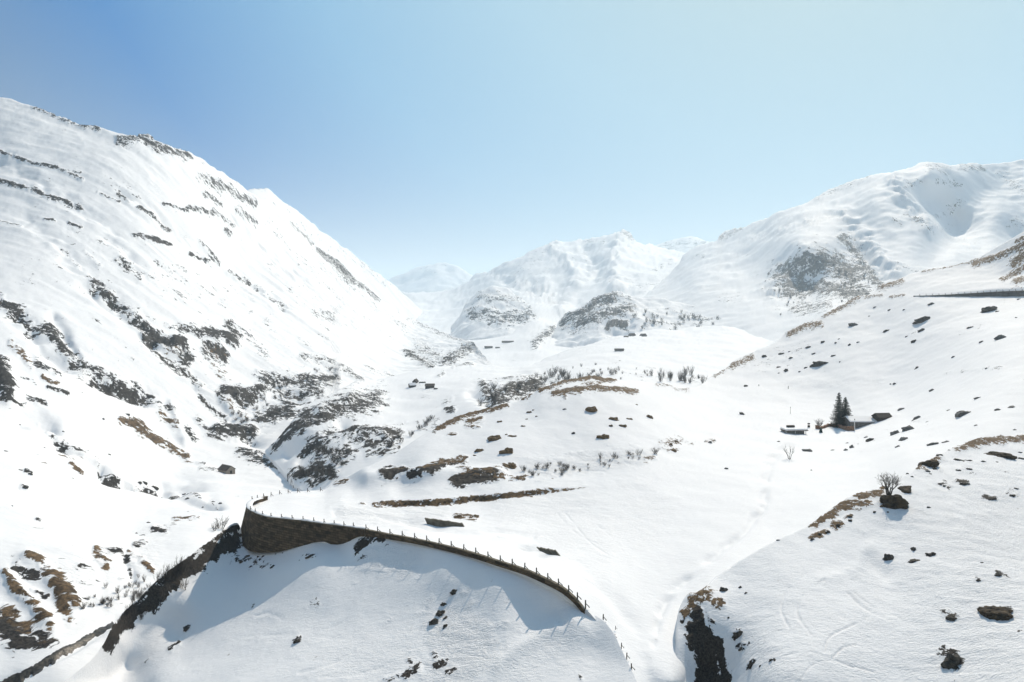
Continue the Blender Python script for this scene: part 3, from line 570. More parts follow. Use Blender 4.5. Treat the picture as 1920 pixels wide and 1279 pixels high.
terrain('far', 680, 1520, 2.6, [(680, 640), (760, 700), (860, 725), (950, 720), (1010, 705), (1076, 690), (1157, 670), (1300, 650), (1520, 640)],
    [(680, 590), (720, 562), (760, 546), (800, 549), (847, 543), (873, 530), (893, 515), (930, 500), (973, 480), (1000, 467), (1033, 458), (1057, 453), (1107, 447), (1147, 439), (1165, 436), (1175, 437), (1193, 453), (1220, 460), (1240, 462), (1267, 468), (1300, 480), (1400, 500), (1520, 520)],
    [(900, 690, 1200), (860, 720, 1050), (850, 640, 2100), (950, 650, 1600), (760, 580, 3600), (760, 546, 4600), (850, 545, 4600), (720, 570, 4200), (900, 600, 2700), (800, 600, 3100), (930, 500, 4700), (1000, 467, 4900), (1173, 436, 5200), (1240, 462, 5300), (1100, 520, 3600), (1050, 600, 2300), (1050, 480, 4500), (1200, 550, 2800), (1000, 640, 1600), (1300, 480, 4700), (1350, 520, 3500), (1450, 560, 2800), (1200, 660, 1500), (1000, 560, 3000), (1400, 640, 1700), (950, 530, 3900)],
    16, relief=1.5, seed=7, base=0.13, crest_rock=.25,
    rock=[([(1003, 648), (1018, 632), (1036, 618)], 9, .85), ([(960, 520), (1000, 485), (1040, 465)], 16, .4), ([(980, 530), (1060, 500), (1100, 490)], 12, .36), ([(1100, 455), (1130, 452)], 7, .5), ([(1172, 443), (1185, 450)], 7, .8), ([(1200, 465), (1230, 470)], 6, .4), ([(1060, 560), (1100, 530)], 14, .3), ([(1230, 505), (1260, 490)], 8, .5), ([(1150, 530), (1280, 515)], 14, .32), ([(920, 620), (945, 628)], 8, .35), ([(780, 592), (810, 590)], 6, .4), ([(740, 575), (800, 580)], 6, .3), ([(1190, 540), (1260, 530)], 8, .45)],  # west flank and summit strokes paint shade with rock colour; others are bare rock
    tracks=[([(930, 505), (1000, 540), (1080, 560)], 14, -25), ([(1040, 470), (1080, 520), (1060, 570)], 14, 30), ([(1170, 445), (1150, 500), (1160, 550)], 16, 30), ([(1100, 460), (1120, 510)], 14, -30)],
    obj_name='far_mountain', back=(0.2, 0.4))

terrain('hummock', 845, 1040, 2.0, [(845, 635), (940, 640), (1040, 640)], [(845, 612), (860, 592), (870, 572), (885, 556), (905, 544), (925, 539), (945, 541), (965, 549), (985, 563), (1000, 580), (1015, 602), (1040, 628)],
    [(845, 612, 2250), (925, 539, 2500), (1040, 628, 2200), (925, 610, 2080), (1000, 610, 2050), (870, 612, 2150), (940, 640, 1900), (900, 575, 2300), (970, 580, 2280)], 11, relief=2.4, seed=8, base=.15,
    rock=[([(885, 590), (940, 600), (990, 590)], 14, .78), ([(900, 560), (940, 565), (975, 568)], 14, .64), ([(985, 590), (1000, 592)], 6, .7), ([(920, 550), (960, 552)], 8, .4), ([(990, 565), (1010, 590)], 6, .5)], obj_name='rocky_hummock', slope_rock=0)

terrain('bluff', 1030, 1450, 2.0, [(1030, 660), (1080, 672), (1157, 652), (1230, 640), (1290, 632), (1450, 650)],
    [(1030, 640), (1045, 612), (1057, 597), (1070, 587), (1083, 580), (1107, 563), (1137, 552), (1157, 549), (1180, 555), (1230, 562), (1290, 572), (1340, 582), (1380, 595), (1410, 612), (1450, 640)],
    [(1045, 612, 1800), (1083, 580, 1850), (1157, 549, 1900), (1230, 562, 1900), (1380, 595, 1800), (1450, 640, 1650), (1030, 655, 1560), (1090, 640, 1560), (1150, 632, 1560), (1230, 618, 1600), (1290, 614, 1620), (1370, 616, 1600), (1120, 610, 1640), (1290, 590, 1780), (1180, 590, 1720), (1230, 640, 1440), (1090, 660, 1480)], 9, relief=2.3, seed=9, base=.12, crest_rock=.3,
    rock=[([(1055, 605), (1085, 588), (1120, 568), (1150, 560)], 12, .92), ([(1080, 605), (1130, 590), (1180, 580)], 14, .88), ([(1140, 608), (1155, 606), (1172, 610)], 7, 1.1), ([(1120, 595), (1135, 590)], 7, .9), ([(1085, 600), (1110, 590)], 6, .9), ([(1060, 615), (1110, 615)], 9, .45), ([(1280, 600), (1330, 604), (1372, 604)], 10, .72), ([(1225, 608), (1275, 606)], 5, .75), ([(1190, 575), (1290, 585)], 10, .35), ([(1300, 575), (1330, 580)], 6, .4), ([(1155, 555), (1180, 560)], 5, .6), ([(1185, 605), (1215, 612)], 8, .5)],
    tracks=[([(1085, 645), (1150, 630), (1200, 620)], 12, -10)], obj_name='rocky_bluff')

terrain('right', 1150, 2250, 2.4, [(1150, 650), (1300, 660), (1400, 700), (1480, 650), (1560, 610), (1650, 570), (1740, 540), (1830, 520), (1919, 470), (2060, 430), (2250, 400)],
    [(1150, 600), (1200, 560), (1250, 520), (1293, 470), (1323, 455), (1343, 451), (1357, 435), (1390, 427), (1430, 410), (1467, 397), (1513, 380), (1533, 368), (1547, 360), (1580, 347), (1613, 337), (1633, 330), (1673, 325), (1707, 313), (1740, 305), (1760, 305), (1780, 309), (1813, 306), (1847, 309), (1880, 306), (1919, 300), (2060, 280), (2250, 262)],
    [(1150, 600, 2100), (1250, 520, 3000), (1343, 451, 3300), (1430, 410, 3000), (1513, 380, 2800), (1613, 337, 2800), (1740, 305, 2900), (1919, 300, 3000), (2060, 280, 3000), (1150, 645, 1600), (1300, 520, 2400), (1200, 590, 1950), (1400, 600, 1560), (1550, 590, 1350), (1450, 560, 1760), (1505, 468, 1960), (1560, 455, 2020), (1530, 500, 1890), (1520, 555, 1760), (1600, 540, 1690), (1650, 540, 1620), (1600, 440, 2200), (1640, 380, 2350), (1680, 348, 2480), (1707, 388, 2330), (1747, 428, 2160), (1790, 470, 1980),
     (1740, 390, 2490), (1725, 345, 2560), (1740, 320, 2600), (1770, 345, 2640), (1765, 420, 2440), (1790, 445, 2400), (1810, 330, 2740), (1810, 390, 2560), (1840, 470, 2080), (1840, 375, 2640), (1870, 400, 2450), (1850, 425, 2380), (1880, 350, 2800), (1900, 420, 2420), (1900, 445, 2360), (1750, 490, 1880), (1850, 480, 1950), (1690, 500, 1800), (1640, 470, 2000), (1400, 480, 2500), (1400, 520, 2150), (2050, 420, 2200), (2250, 262, 3000), (2250, 400, 2100), (1350, 640, 1430), (1480, 640, 1250)], 10, relief=1.2, seed=10, base=.10, crest_rock=.12,
    rock=[([(1470, 520), (1540, 490), (1600, 515)], 24, .98), ([(1480, 545), (1560, 540), (1620, 552)], 16, .92), ([(1580, 448), (1605, 470), (1625, 505), (1645, 530)], 11, .9), ([(1490, 582), (1550, 572)], 13, .75), ([(1440, 545), (1460, 580)], 12, .4), ([(1700, 350), (1720, 340)], 8, .6), ([(1740, 312), (1775, 320)], 10, .6), ([(1755, 340), (1800, 345)], 7, .65), ([(1782, 395), (1800, 380)], 9, .62), ([(1672, 412), (1690, 420)], 5, .6), ([(1700, 405), (1745, 435)], 7, .6), ([(1750, 408), (1770, 400)], 7, .5), ([(1760, 430), (1830, 450)], 16, .36),
          ([(1530, 370), (1580, 350), (1630, 332)], 8, .55), ([(1350, 447), (1390, 429)], 6, .75), ([(1800, 312), (1845, 318)], 7, .65), ([(1870, 325), (1885, 330)], 7, .5), ([(1890, 340), (1925, 360)], 10, .55), ([(1900, 415), (1930, 425)], 10, .6), ([(1400, 450), (1425, 443)], 6, .45), ([(1300, 485), (1320, 480)], 5, .5), ([(1380, 480), (1400, 478)], 5, .35), ([(1350, 560), (1390, 555)], 10, .42), ([(1640, 440), (1660, 420)], 8, .3), ([(1690, 500), (1720, 510)], 8, .5)],
    tracks=[([(1580, 400), (1640, 470), (1680, 510)], 12, 18), ([(1600, 460), (1660, 520)], 9, -18), ([(1680, 340), (1707, 385), (1750, 430)], 12, 22), ([(1500, 480), (1450, 550)], 16, 15), ([(1420, 440), (1500, 420), (1560, 400)], 10, -10)],
    obj_name='snow_mountain')

terrain('peak', 700, 960, 3, [(700, 600), (960, 600)], [(700, 545), (740, 522), (760, 512), (790, 500), (815, 495), (830, 491), (850, 503), (870, 510), (890, 522), (960, 550)],
    [(700, 545, 8500), (830, 491, 9000), (960, 550, 8500), (700, 600, 7000), (830, 560, 7500), (960, 600, 7000)], 40, relief=2.6, seed=12, base=.2, crest_rock=.3, rock=[([(780, 520), (830, 500)], 14, .4)], obj_name='far_peak')
terrain('peak2', 1200, 1400, 3, [(1200, 520), (1400, 520)], [(1200, 475), (1230, 460), (1250, 455), (1280, 448), (1300, 446), (1320, 450), (1350, 460), (1400, 480)],
    [(1200, 475, 7500), (1300, 446, 7800), (1400, 480, 7500), (1200, 520, 6500), (1300, 500, 6700), (1400, 520, 6500)], 30, relief=1.4, seed=13, base=.35, crest_rock=.3, rock=[([(1250, 462), (1320, 456)], 12, .6)], obj_name='far_peak')

# ground sheet far below everything, out to the horizon
n = 60
gx, gy = np.meshgrid(np.linspace(-14000, 14000, n), np.linspace(-600, 15000, n))
o = grid_mesh('ground', gx, gy, np.full_like(gx, -60.0) + 4 * fbm(gx / 900, gy / 900, 3, 2), dict(rock=np.zeros(gx.shape), grass=np.zeros(gx.shape), rough=np.zeros(gx.shape)), snow_material('ground_snow', 20))
tag(o, kind='structure')

# ------------------------------------------------------------------ river
RIV = [(215, 1168), (195, 1180), (173, 1191), (140, 1211), (115, 1222), (93, 1235), (70, 1250), (47, 1262), (20, 1274), (0, 1284), (-60, 1310)]
wid = curve2([(-60, 26), (20, 24), (93, 22), (140, 16), (173, 13), (215, 8)])
rows_ = []
for u in np.arange(-60, 216, 3.0):
    v = float(curve2(RIV)(u)); w = float(wid(u)) * (1 + .25 * math.sin(u * .21) + .2 * math.sin(u * .53))
    row = []
    for k in (-.5, -.25, 0, .25, .5):
        p, px_ = hit('left', u + k * 6, v + k * w)
        row.append((p.x, p.y, p.z + 0.22 - 0.25 * abs(k) * 2))
    rows_.append(row)
A = np.array(rows_)
A[:, :, 2] = np.minimum(A[:, :, 2], A[:, 2:3, 2] + .3)
tag(grid_mesh('river', A[:, :, 0], A[:, :, 1], A[:, :, 2], {}, M['river']), kind='structure')

# ------------------------------------------------------------------ walls
def wall_strip(name, top, bot, thick, mat, parent, cap=None):
    """battered wall: top/bottom world points, thickness away from the camera side"""
    top = np.array(top); bot = np.array(bot)
    seg = np.r_[0, np.cumsum(np.hypot(*np.diff(top[:, :2], axis=0).T))]
    tan = np.gradient(top[:, :2], axis=0); tan /= np.linalg.norm(tan, axis=1)[:, None]
    nor = np.stack([-tan[:, 1], tan[:, 0]], 1) * thick
    back_t = top.copy(); back_t[:, :2] += nor
    back_b = back_t.copy(); back_b[:, 2] = bot[:, 2]
    rows = []
    for t in np.linspace(0, 1, 12):
        r = bot * (1 - t) + top * t
        r[:, 2] += 0
        rows.append(r)
    rows += [back_t, back_b]
    A = np.array(rows)
    o = grid_mesh(name, A[:, :, 0], A[:, :, 1], A[:, :, 2], dict(run=np.repeat(seg[None], len(rows), 0)), mat)
    o.data.polygons.foreach_set('use_smooth', [False] * len(o.data.polygons))
    if parent: o.parent = parent
    return o, top, nor

# big hairpin wall and the low kerb wall that carries on along the road
def edge_pt(u, dv=0.0, dd=0.0):
    return at(u, float(deck_v(u)) + dv, float(deck_d(u)) + dd)
tip_top = [at(500, 932, 193), at(485, 935.5, 189), at(472, 939.5, 185), at(465.5, 943, 182), at(462.5, 947, 179.3), at(462, 951, 177)]
tip_bot = [at(496, 990, 193), at(478, 990, 189), at(462, 990, 185.5), at(454, 988, 182.5), at(451.5, 990, 178.8), at(452.5, 1000, 176)]
topc, botc = list(tip_top), list(tip_bot)
wb = curve2(WALLBASE)
for u in list(np.arange(464, 686, 4.0)):
    topc.append(edge_pt(u, 0.0, -.25))
    b = at(u - (9 * max(0, 1 - (u - 464) / 40)), float(wb(max(u, 455))) + 5, float(deck_d(u)) - 1.3 * max(0.25, 1 - (u - 464) / 240))
    b[2] = min(b[2], topc[-1][2] - 0.8)
    botc.append(b)
topc = np.array(topc); topc[:, 2] += .12
root = empty('retaining_wall', Vector(tuple(topc[20])))
tag(root, 'tall curved brown stone retaining wall carrying the hairpin bend', 'wall')
def rel(o, r):
    o.parent = r; o.matrix_parent_inverse = Matrix.Translation(-r.location)
w1, tp, nr = wall_strip('stone_face', topc, botc, 0.36, M['wall'], None); rel(w1, root)
def coping(name, top, nor, h, mat, r):
    a = top.copy(); a[:, :2] -= nor * .12; b = top.copy(); b[:, :2] += nor / np.linalg.norm(nor, axis=1)[:, None] * .42
    rows = []
    for q, dz in ((a, .004), (a, h), (b, h), (b, .004)):
        q = q.copy(); q[:, 2] += dz; rows.append(q)
    A = np.array(rows)
    o = grid_mesh(name, A[:, :, 0], A[:, :, 1], A[:, :, 2], {}, mat); rel(o, r)
    o.data.polygons.foreach_set('use_smooth', [False] * len(o.data.polygons))
coping('coping', tp, nr, .18, M['coping'], root)
def snow_cap(top, nor, r, seed):
    """uneven ribbon of snow lying on the coping"""
    n = len(top); sx = np.cumsum(np.r_[0, np.hypot(*np.diff(top[:, :2], axis=0).T)])
    hgt = np.clip(.16 + .42 * fbm(sx / 3.0, sx * 0 + seed, 3, seed), .0, .6); ovr = .02 + .3 * np.clip(fbm(sx / 2.2, sx * 0 + 9, 3, seed + 2), -.4, 1)
    rows = []
    for k, (t, q) in enumerate(((-ovr, 0), (-ovr - .02, .55), (.15, .95), (.6, 1.0), (1.3, .7), (1.5, -.3))):
        p = top.copy(); tt = t if hasattr(t, '__len__') else np.full(n, t)
        p[:, :2] += nor / np.linalg.norm(nor, axis=1)[:, None] * tt[:, None]
        p[:, 2] += .185 + hgt * q; rows.append(p)
    A = np.array(rows); rel(grid_mesh('snow_cap', A[:, :, 0], A[:, :, 1], A[:, :, 2], {}, M['snow']), r)
snow_cap(tp[1:], nr[1:], root, 31)
topc, botc = [], []
for u in np.arange(684.4, 1099, 4.0):
    topc.append(edge_pt(u, 0, -.25) - np.array([0, 0, .7 * max(0, (u - 1050) / 48) ** 2])); b = at(u, float(wb(u)) + 6, float(deck_d(u)) - .5); b[2] = min(b[2], topc[-1][2] - .7); botc.append(b)
topc = np.array(topc); topc[:, 2] += .12
root = empty('kerb_wall', Vector(tuple(topc[40])))
tag(root, 'low dark stone kerb wall edging the snowy road above the slope', 'wall')
w2, tp, nr = wall_strip('stone_face', topc, botc, 0.45, M['wall'], None); rel(w2, root)
coping('coping', tp, nr, .14, M['coping'], root)

# wall of the upper road at the right edge
topc, botc = [], []
SH = SHEETS['ground']
for u in np.arange(1712, 2050, 6.0):
    p, px_ = hit('ground', u, 556.0)
    h = 0.3 + 3.2 * float(sstep(1700, 1930, np.array(u)))
    q = np.array([p.x, p.y - .4, p.z]); b = q.copy(); b[2] -= 1.5; q[2] += h
    topc.append(q); botc.append(b)
root = empty('roadside_wall', Vector(tuple(topc[25])))
tag(root, 'long grey wall under the upper road at the right hillside', 'wall')
w3, tp, nr = wall_strip('stone_face', topc, botc, .5, M['roadwall'], None); rel(w3, root)
coping('coping', tp, nr, .2, M['coping'], root)
up_top = tp

# two concrete wall stubs in the snow
def stub(pix, ds, label):
    t0, t1, b1, b0 = [at(u, v, d) for (u, v), d in zip(pix, ds)]
    mb = MB(); n = 14; vs = []
    for i in range(n + 1):
        t = i / n
        a = t0 * (1 - t) + t1 * t; b = b0 * (1 - t) + b1 * t
        a = a + np.array([0, 0, .06 * math.sin(i * 2.3) + .05 * math.sin(i * 5.1)]); b = b - np.array([0, 0, .9])
        for p in (b, a, a + np.array([.05, .5, .02]), b + np.array([.05, .5, 0])): vs.append(p)
    fs = []
    for i in range(n):
        for k in range(4):
            fs.append((i*4+k, i*4+(k+1) % 4, (i+1)*4+(k+1) % 4, (i+1)*4+k))
    fs += [(0, 1, 2, 3), (n*4+3, n*4+2, n*4+1, n*4)]
    c = sum(vs) / len(vs)
    mb.add([p - c for p in vs], fs)
    o = mb.build('wall_stub', M['concrete']); o.location = c
    tag(o, label, 'wall')
stub([(796, 972), (866, 982), (877, 992), (806, 987)], (160, 156.6, 155.2, 158.6), 'longer grey brown wall stub half buried in snow below the bare earth bank')
stub([(1006, 1027), (1041, 1033), (1061, 1047), (1030, 1042)], (138, 136, 133.2, 135), 'shorter pointed wall stub half buried in snow beside the road bend')

# ------------------------------------------------------------------ road posts
def make_post(h=1.15):
    r = empty('road_post', (0, 0, 0))
    mb = MB(); mb.tube([(0, 0, -.3), (0, 0, h*.96), (0, 0, h)], [.11, .10, .06], 6); mb.build('post', M['post'], r)
    mb = MB(); mb.tube([(.05, .02, h*.55), (.55, .25, .05), (.6, .27, -.1)], [.055, .07, .07], 5); mb.build('brace', M['post'], r)
    return r
proto = make_post(); first = True
def put_post(loc, s, label, group, rz=0):
    global first
    o = proto if first else copy_thing(proto); first = False
    o.location = loc; o.scale = (s, s, s); o.rotation_euler = (random.uniform(-.05, .05), random.uniform(-.05, .05), rz)
    tag(o, label, 'post', group)
z3 = [178, 262, 350, 438, 527, 615, 703, 792, 880, 968, 1057, 1145, 1232, 1320, 1405, 1487, 1565, 1638, 1700, 1758]
for x in z3:
    p = edge_pt(640 + x / 3.84, 0, .1)
    put_post(Vector(tuple(p)) + Vector((0, 0, .1)), 1.1, 'weathered post standing on the low kerb wall above the snow slope', 'posts on the kerb wall')
for x in (165, 230, 310, 405, 525, 645, 765, 885, 1000, 1115, 1225, 1330):
    p = edge_pt(440 + x / 5.98 + (2 if x < 200 else 0), 0, .1)
    put_post(Vector(tuple(p)) + Vector((0, 0, .2)), 1.0, 'weathered post standing on top of the tall curved retaining wall', 'posts on the retaining wall')
ac = curve2(A2_CREST)
for x in (195, 252, 323, 407, 502, 600, 706, 816, 962):
    u = 440 + x / 5.98
    p, px_ = hit('ground', u, float(ac(u)) + .6)
    put_post(p, 1.05, 'short post on the far edge of the snowy hairpin bend', 'posts on the far edge of the hairpin')
for u, v, s in ((1122, 1167, 1.0), (1127, 1177, .6), (1145, 1183, .5), (1144, 1200, .6), (1156, 1219, .8), (1166, 1239, .9), (1175, 1261, 1.0)):
    p, px_ = hit('ground', u + 9, v)
    put_post(p + Vector((0, 0, .3)), s * .9, 'post almost buried in snow where the kerb wall ends', 'half buried posts beyond the end of the kerb wall')
for i in range(2, len(up_top), 2):
    p = up_top[i]
    put_post(Vector((p[0], p[1] + .2, p[2] + .2)), 1.0, 'small post on the grey wall of the upper road', 'posts on the upper road wall')
for u, v, h, lab in ((1478, 729, 1.6, 'dark marker post beside the scoured snow above the chalet'), (1423, 724, 1.0, 'shorter marker post left of the scoured snow'), (1482, 776, 3.2, 'thin pole above the flat roofed shed'), (1602.5, 808, 5.0, 'white pole at the right end of the terrace')):
    p, px_ = hit('ground', u, v)
    mb = MB(); mb.tube([(0, 0, -.4), (0, 0, h * .9), (0, 0, h)], [.16, .13, .05] if h < 2 else [.07, .06, .04] if h < 4 else [.13, .12, .09], 6)
    o = mb.build('marker_pole', M['white'] if h > 4 else M['post']); o.location = p; tag(o, lab, 'pole')
    mb = MB(); mb.tube([(0, 0, h*.96), (0, 0, h*1.02)], [.2, .2], 6); mb.build('cap', M['post'], o)

# ------------------------------------------------------------------ boulders and turf clumps
def rock_mesh(name, seed, sub, mat, flat=0.6, k=0.75, blocky=True):
    bm = bmesh.new(); bmesh.ops.create_icosphere(bm, subdivisions=sub, radius=1)
    rng = random.Random(seed)
    planes = [(Vector((rng.gauss(0, 1), rng.gauss(0, 1), rng.gauss(0, .8))).normalized(), rng.uniform(.55, .9)) for _ in range(9)]
    from mathutils import noise as mn
    off = Vector((seed * 7.3, seed * 1.9, 0))
    for v in bm.verts:
        p = v.co.copy()
        if blocky:
            for n_, d in planes:
                e = p.dot(n_) - d
                if e > 0: p -= n_ * e * .9
        nz = mn.fractal(v.co * 1.3 + off, 1.0, 2.0, 4)
        p *= 1 + k * .5 * nz
        p += Vector((mn.noise(v.co * 4 + off), mn.noise(v.co * 4 - off), mn.noise(v.co * 4 + off * 2))) * .06
        p.z *= flat
        v.co = p
    me = bpy.data.meshes.new(name); bm.to_mesh(me); bm.free()
    me.materials.append(mat)
    return me
ROCKS = dict(
    d=[rock_mesh('boulder', i, 4, M['rock']) for i in range(5)],
    g=[rock_mesh('boulder', 20 + i, 4, M['greyrock'], .7) for i in range(5)],
    t=[rock_mesh('turf_clump', 40 + i, 4, M['turf'], .6, .9, False) for i in range(5)],
    k=[rock_mesh('turf_clump', 60 + i, 4, M['darkturf'], .65, .9, False) for i in range(4)])
cnt = [0]
def put_rock(sheet, u, v, w, h, kind, label, group=None, tilt=0):
    p, px_ = hit(sheet, u, v + h * .35)
    cnt[0] += 1
    nm = 'boulder' if kind in 'dg' else 'turf_clump'
    me = ROCKS[kind][cnt[0] % len(ROCKS[kind])]
    o = bpy.data.objects.new(nm, me); col.objects.link(o)
    sx = w * px_ * .56; sz = max(h * px_ * .62 / .62, .05)
    o.location = p - Vector((0, 0, sz * random.uniform(.12, .34))); o.scale = (sx * random.uniform(.9, 1.1), sx * random.uniform(.55, .95), sz * random.uniform(.85, 1.25))
    o.rotation_euler = (random.uniform(-.15, .15), -math.radians(tilt), random.uniform(-.25, .25))
    tag(o, label, 'boulder' if kind in 'dg' else 'grass clump', group)
    return o
NB = [  # sheet, u, v, w, h, kind, tilt, label
 ('ground', 1540, 678, 28, 13, 'd', 0, 'large dark boulder, biggest on the upper right hillside'), ('ground', 1855, 577, 26, 15, 'd', 15, 'dark jagged boulder just below the upper road wall'),
 ('ground', 1730, 597, 26, 9, 'd', 12, 'flat dark boulder between the upper road wall and the hillside brow'), ('ground', 1600, 607, 17, 8, 'g', 0, 'rounded grey boulder near the brow of the right hillside'),
 ('ground', 1747, 568, 13, 6, 'g', 15, 'small grey boulder under the left end of the upper road wall'), ('ground', 1875, 631, 19, 10, 'g', 15, 'oval grey boulder alone in the snow near the right edge'),
 ('ground', 1465, 661, 13, 9, 'd', 15, 'dark boulder beside the brown turf on the hillside brow'), ('ground', 1807, 773, 25, 12, 'g', 5, 'large smooth grey boulder up the slope from the chalet'),
 ('ground', 1703, 803, 22, 10, 'g', 10, 'domed grey boulder, upper one of the trio right of the chalet'), ('ground', 1680, 810, 18, 8, 'g', 15, 'grey boulder, left one of the trio right of the chalet'), ('ground', 1692, 822, 17, 10, 'g', 35, 'tilted grey boulder, lowest of the trio right of the chalet'),
 ('ground', 1717, 783, 19, 9, 'g', 35, 'slanting grey boulder just above the boulder trio'), ('ground', 1690, 766, 13, 5, 'g', 15, 'thin grey boulder right of the dark barn behind the chalet'), ('ground', 1513, 844, 18, 6, 'g', 0, 'flat grey boulder right of the small bare sapling'),
 ('ground', 1633, 823, 19, 8, 'd', 10, 'dark angular boulder in the snow below the terrace'), ('ground', 1747, 731, 11, 6, 'g', 5, 'grey boulder alone on the slope above the chalet barn'),
 ('ground', 1392, 775, 12, 6, 'd', -35, 'small leaning dark boulder alone on the snow bowl'), ('ground', 1728, 618, 14, 6, 'd', 20, 'dark curved boulder above the thin rock streak'), ('ground', 1720, 687, 11, 7, 'd', 10, 'small dark boulder alone in the middle of the right hillside'),
 ('knoll', 1675, 934, 46, 30, 'k', 0, 'large dark brown mound at the foot of the bare tree'), ('knoll', 1692, 915, 28, 8, 'k', 15, 'long dark turf slab right of the bare tree trunk'), ('knoll', 1666, 1041, 20, 19, 'd', 0, 'round dark boulder at the end of the tree shadow'),
 ('knoll', 1746, 1036, 18, 11, 'd', 0, 'dark boulder right of the round boulder'), ('knoll', 1710, 1049, 28, 8, 'd', 10, 'row of low dark rocks beside the round boulder'), ('knoll', 1714, 1028, 11, 7, 'd', 0, 'small dark boulder above the low rock row'),
 ('knoll', 1787, 1231, 38, 26, 'd', -35, 'big slanting black boulder near the bottom right corner'), ('knoll', 1868, 1143, 46, 15, 'k', 0, 'ragged dark scrub clump near the right edge'), ('knoll', 1740, 866, 34, 15, 'k', 25, 'brown turf clump on the brow behind the bare tree'),
 ('knoll', 1863, 848, 36, 8, 'k', 0, 'long dark turf slab under the brown turf strip'), ('knoll', 1887, 853, 30, 8, 'k', -5, 'dark turf slab nearest the right edge below the turf strip'), ('knoll', 1808, 905, 18, 6, 'd', -5, 'flat dark rock in the snow right of the bare tree'),
 ('knoll', 1356, 1103, 17, 12, 'd', 0, 'dark boulder behind the top of the roadside cliff'), ('knoll', 1388, 1100, 7, 5, 'd', 30, 'tiny dark rock right of the cliff top boulder'), ('knoll', 1740, 950, 9, 5, 'd', 0, 'small dark rock right of the mound under the tree'),
 ('slope', 852, 1107, 16, 8, 'd', 10, 'single dark boulder on the slope below the kerb wall'), ('slope', 834, 1130, 14, 7, 'd', -10, 'low dark rock above the boulder cluster'), ('slope', 826, 1146, 18, 13, 'd', 20, 'brown boulder, topmost of the cluster on the slope'), ('slope', 814, 1161, 22, 18, 'd', 25, 'tall dark boulder, largest of the cluster on the slope'),
 ('slope', 835, 1156, 9, 8, 'd', 0, 'small round boulder at the right of the cluster on the slope'), ('slope', 836, 1171, 11, 10, 'd', 30, 'pointed boulder at the lower right of the cluster on the slope'), ('slope', 557, 1200, 13, 9, 'd', 35, 'lone leaning dark rock low on the snow slope'), ('slope', 350, 1179, 13, 4, 'd', 30, 'thin dark rock inside the wall shadow on the slope'),
 ('ground', 1108, 765, 19, 11, 't', 0, 'round brown turf clump below the turf crown of the mound'), ('ground', 1150, 783, 17, 9, 't', 0, 'ragged brown turf clump right of the round clump on the mound'), ('ground', 1133, 816, 24, 11, 't', -5, 'wide brown turf clump on the right half of the mound'), ('ground', 1218, 780, 11, 8, 't', -10, 'small brown turf clump at the right shoulder of the mound'),
 ('ground', 1168, 797, 13, 6, 't', 0, 'low brown turf clump just below the ragged one'), ('ground', 927, 818, 25, 12, 't', 0, 'broad brown turf clump on the left half of the mound'), ('ground', 960, 816, 14, 6, 't', 0, 'small oval turf clump right of the broad clump'), ('ground', 952, 842, 26, 16, 't', 0, 'peaked brown turf clump casting a shadow on the mound'), ('ground', 900, 842, 15, 10, 't', 0, 'brown turf clump left of the peaked clump'), ('ground', 955, 871, 20, 9, 't', 0, 'brown turf clump just above the upper road'),
 ('ground', 1075, 811, 8, 6, 'd', 0, 'small black rock in the middle of the mound'), ('ground', 1058, 766, 7, 4, 'd', 0, 'tiny black rock left of the round turf clump'),
 ('ground', 860, 966, 14, 8, 't', 0, 'turf clump below the bare earth bank beside the wall stub'),
]
for (sh, u, v, w, h, k, tl, lab) in NB:
    put_rock(sh, u, v, w, h, k, lab, None, tl)
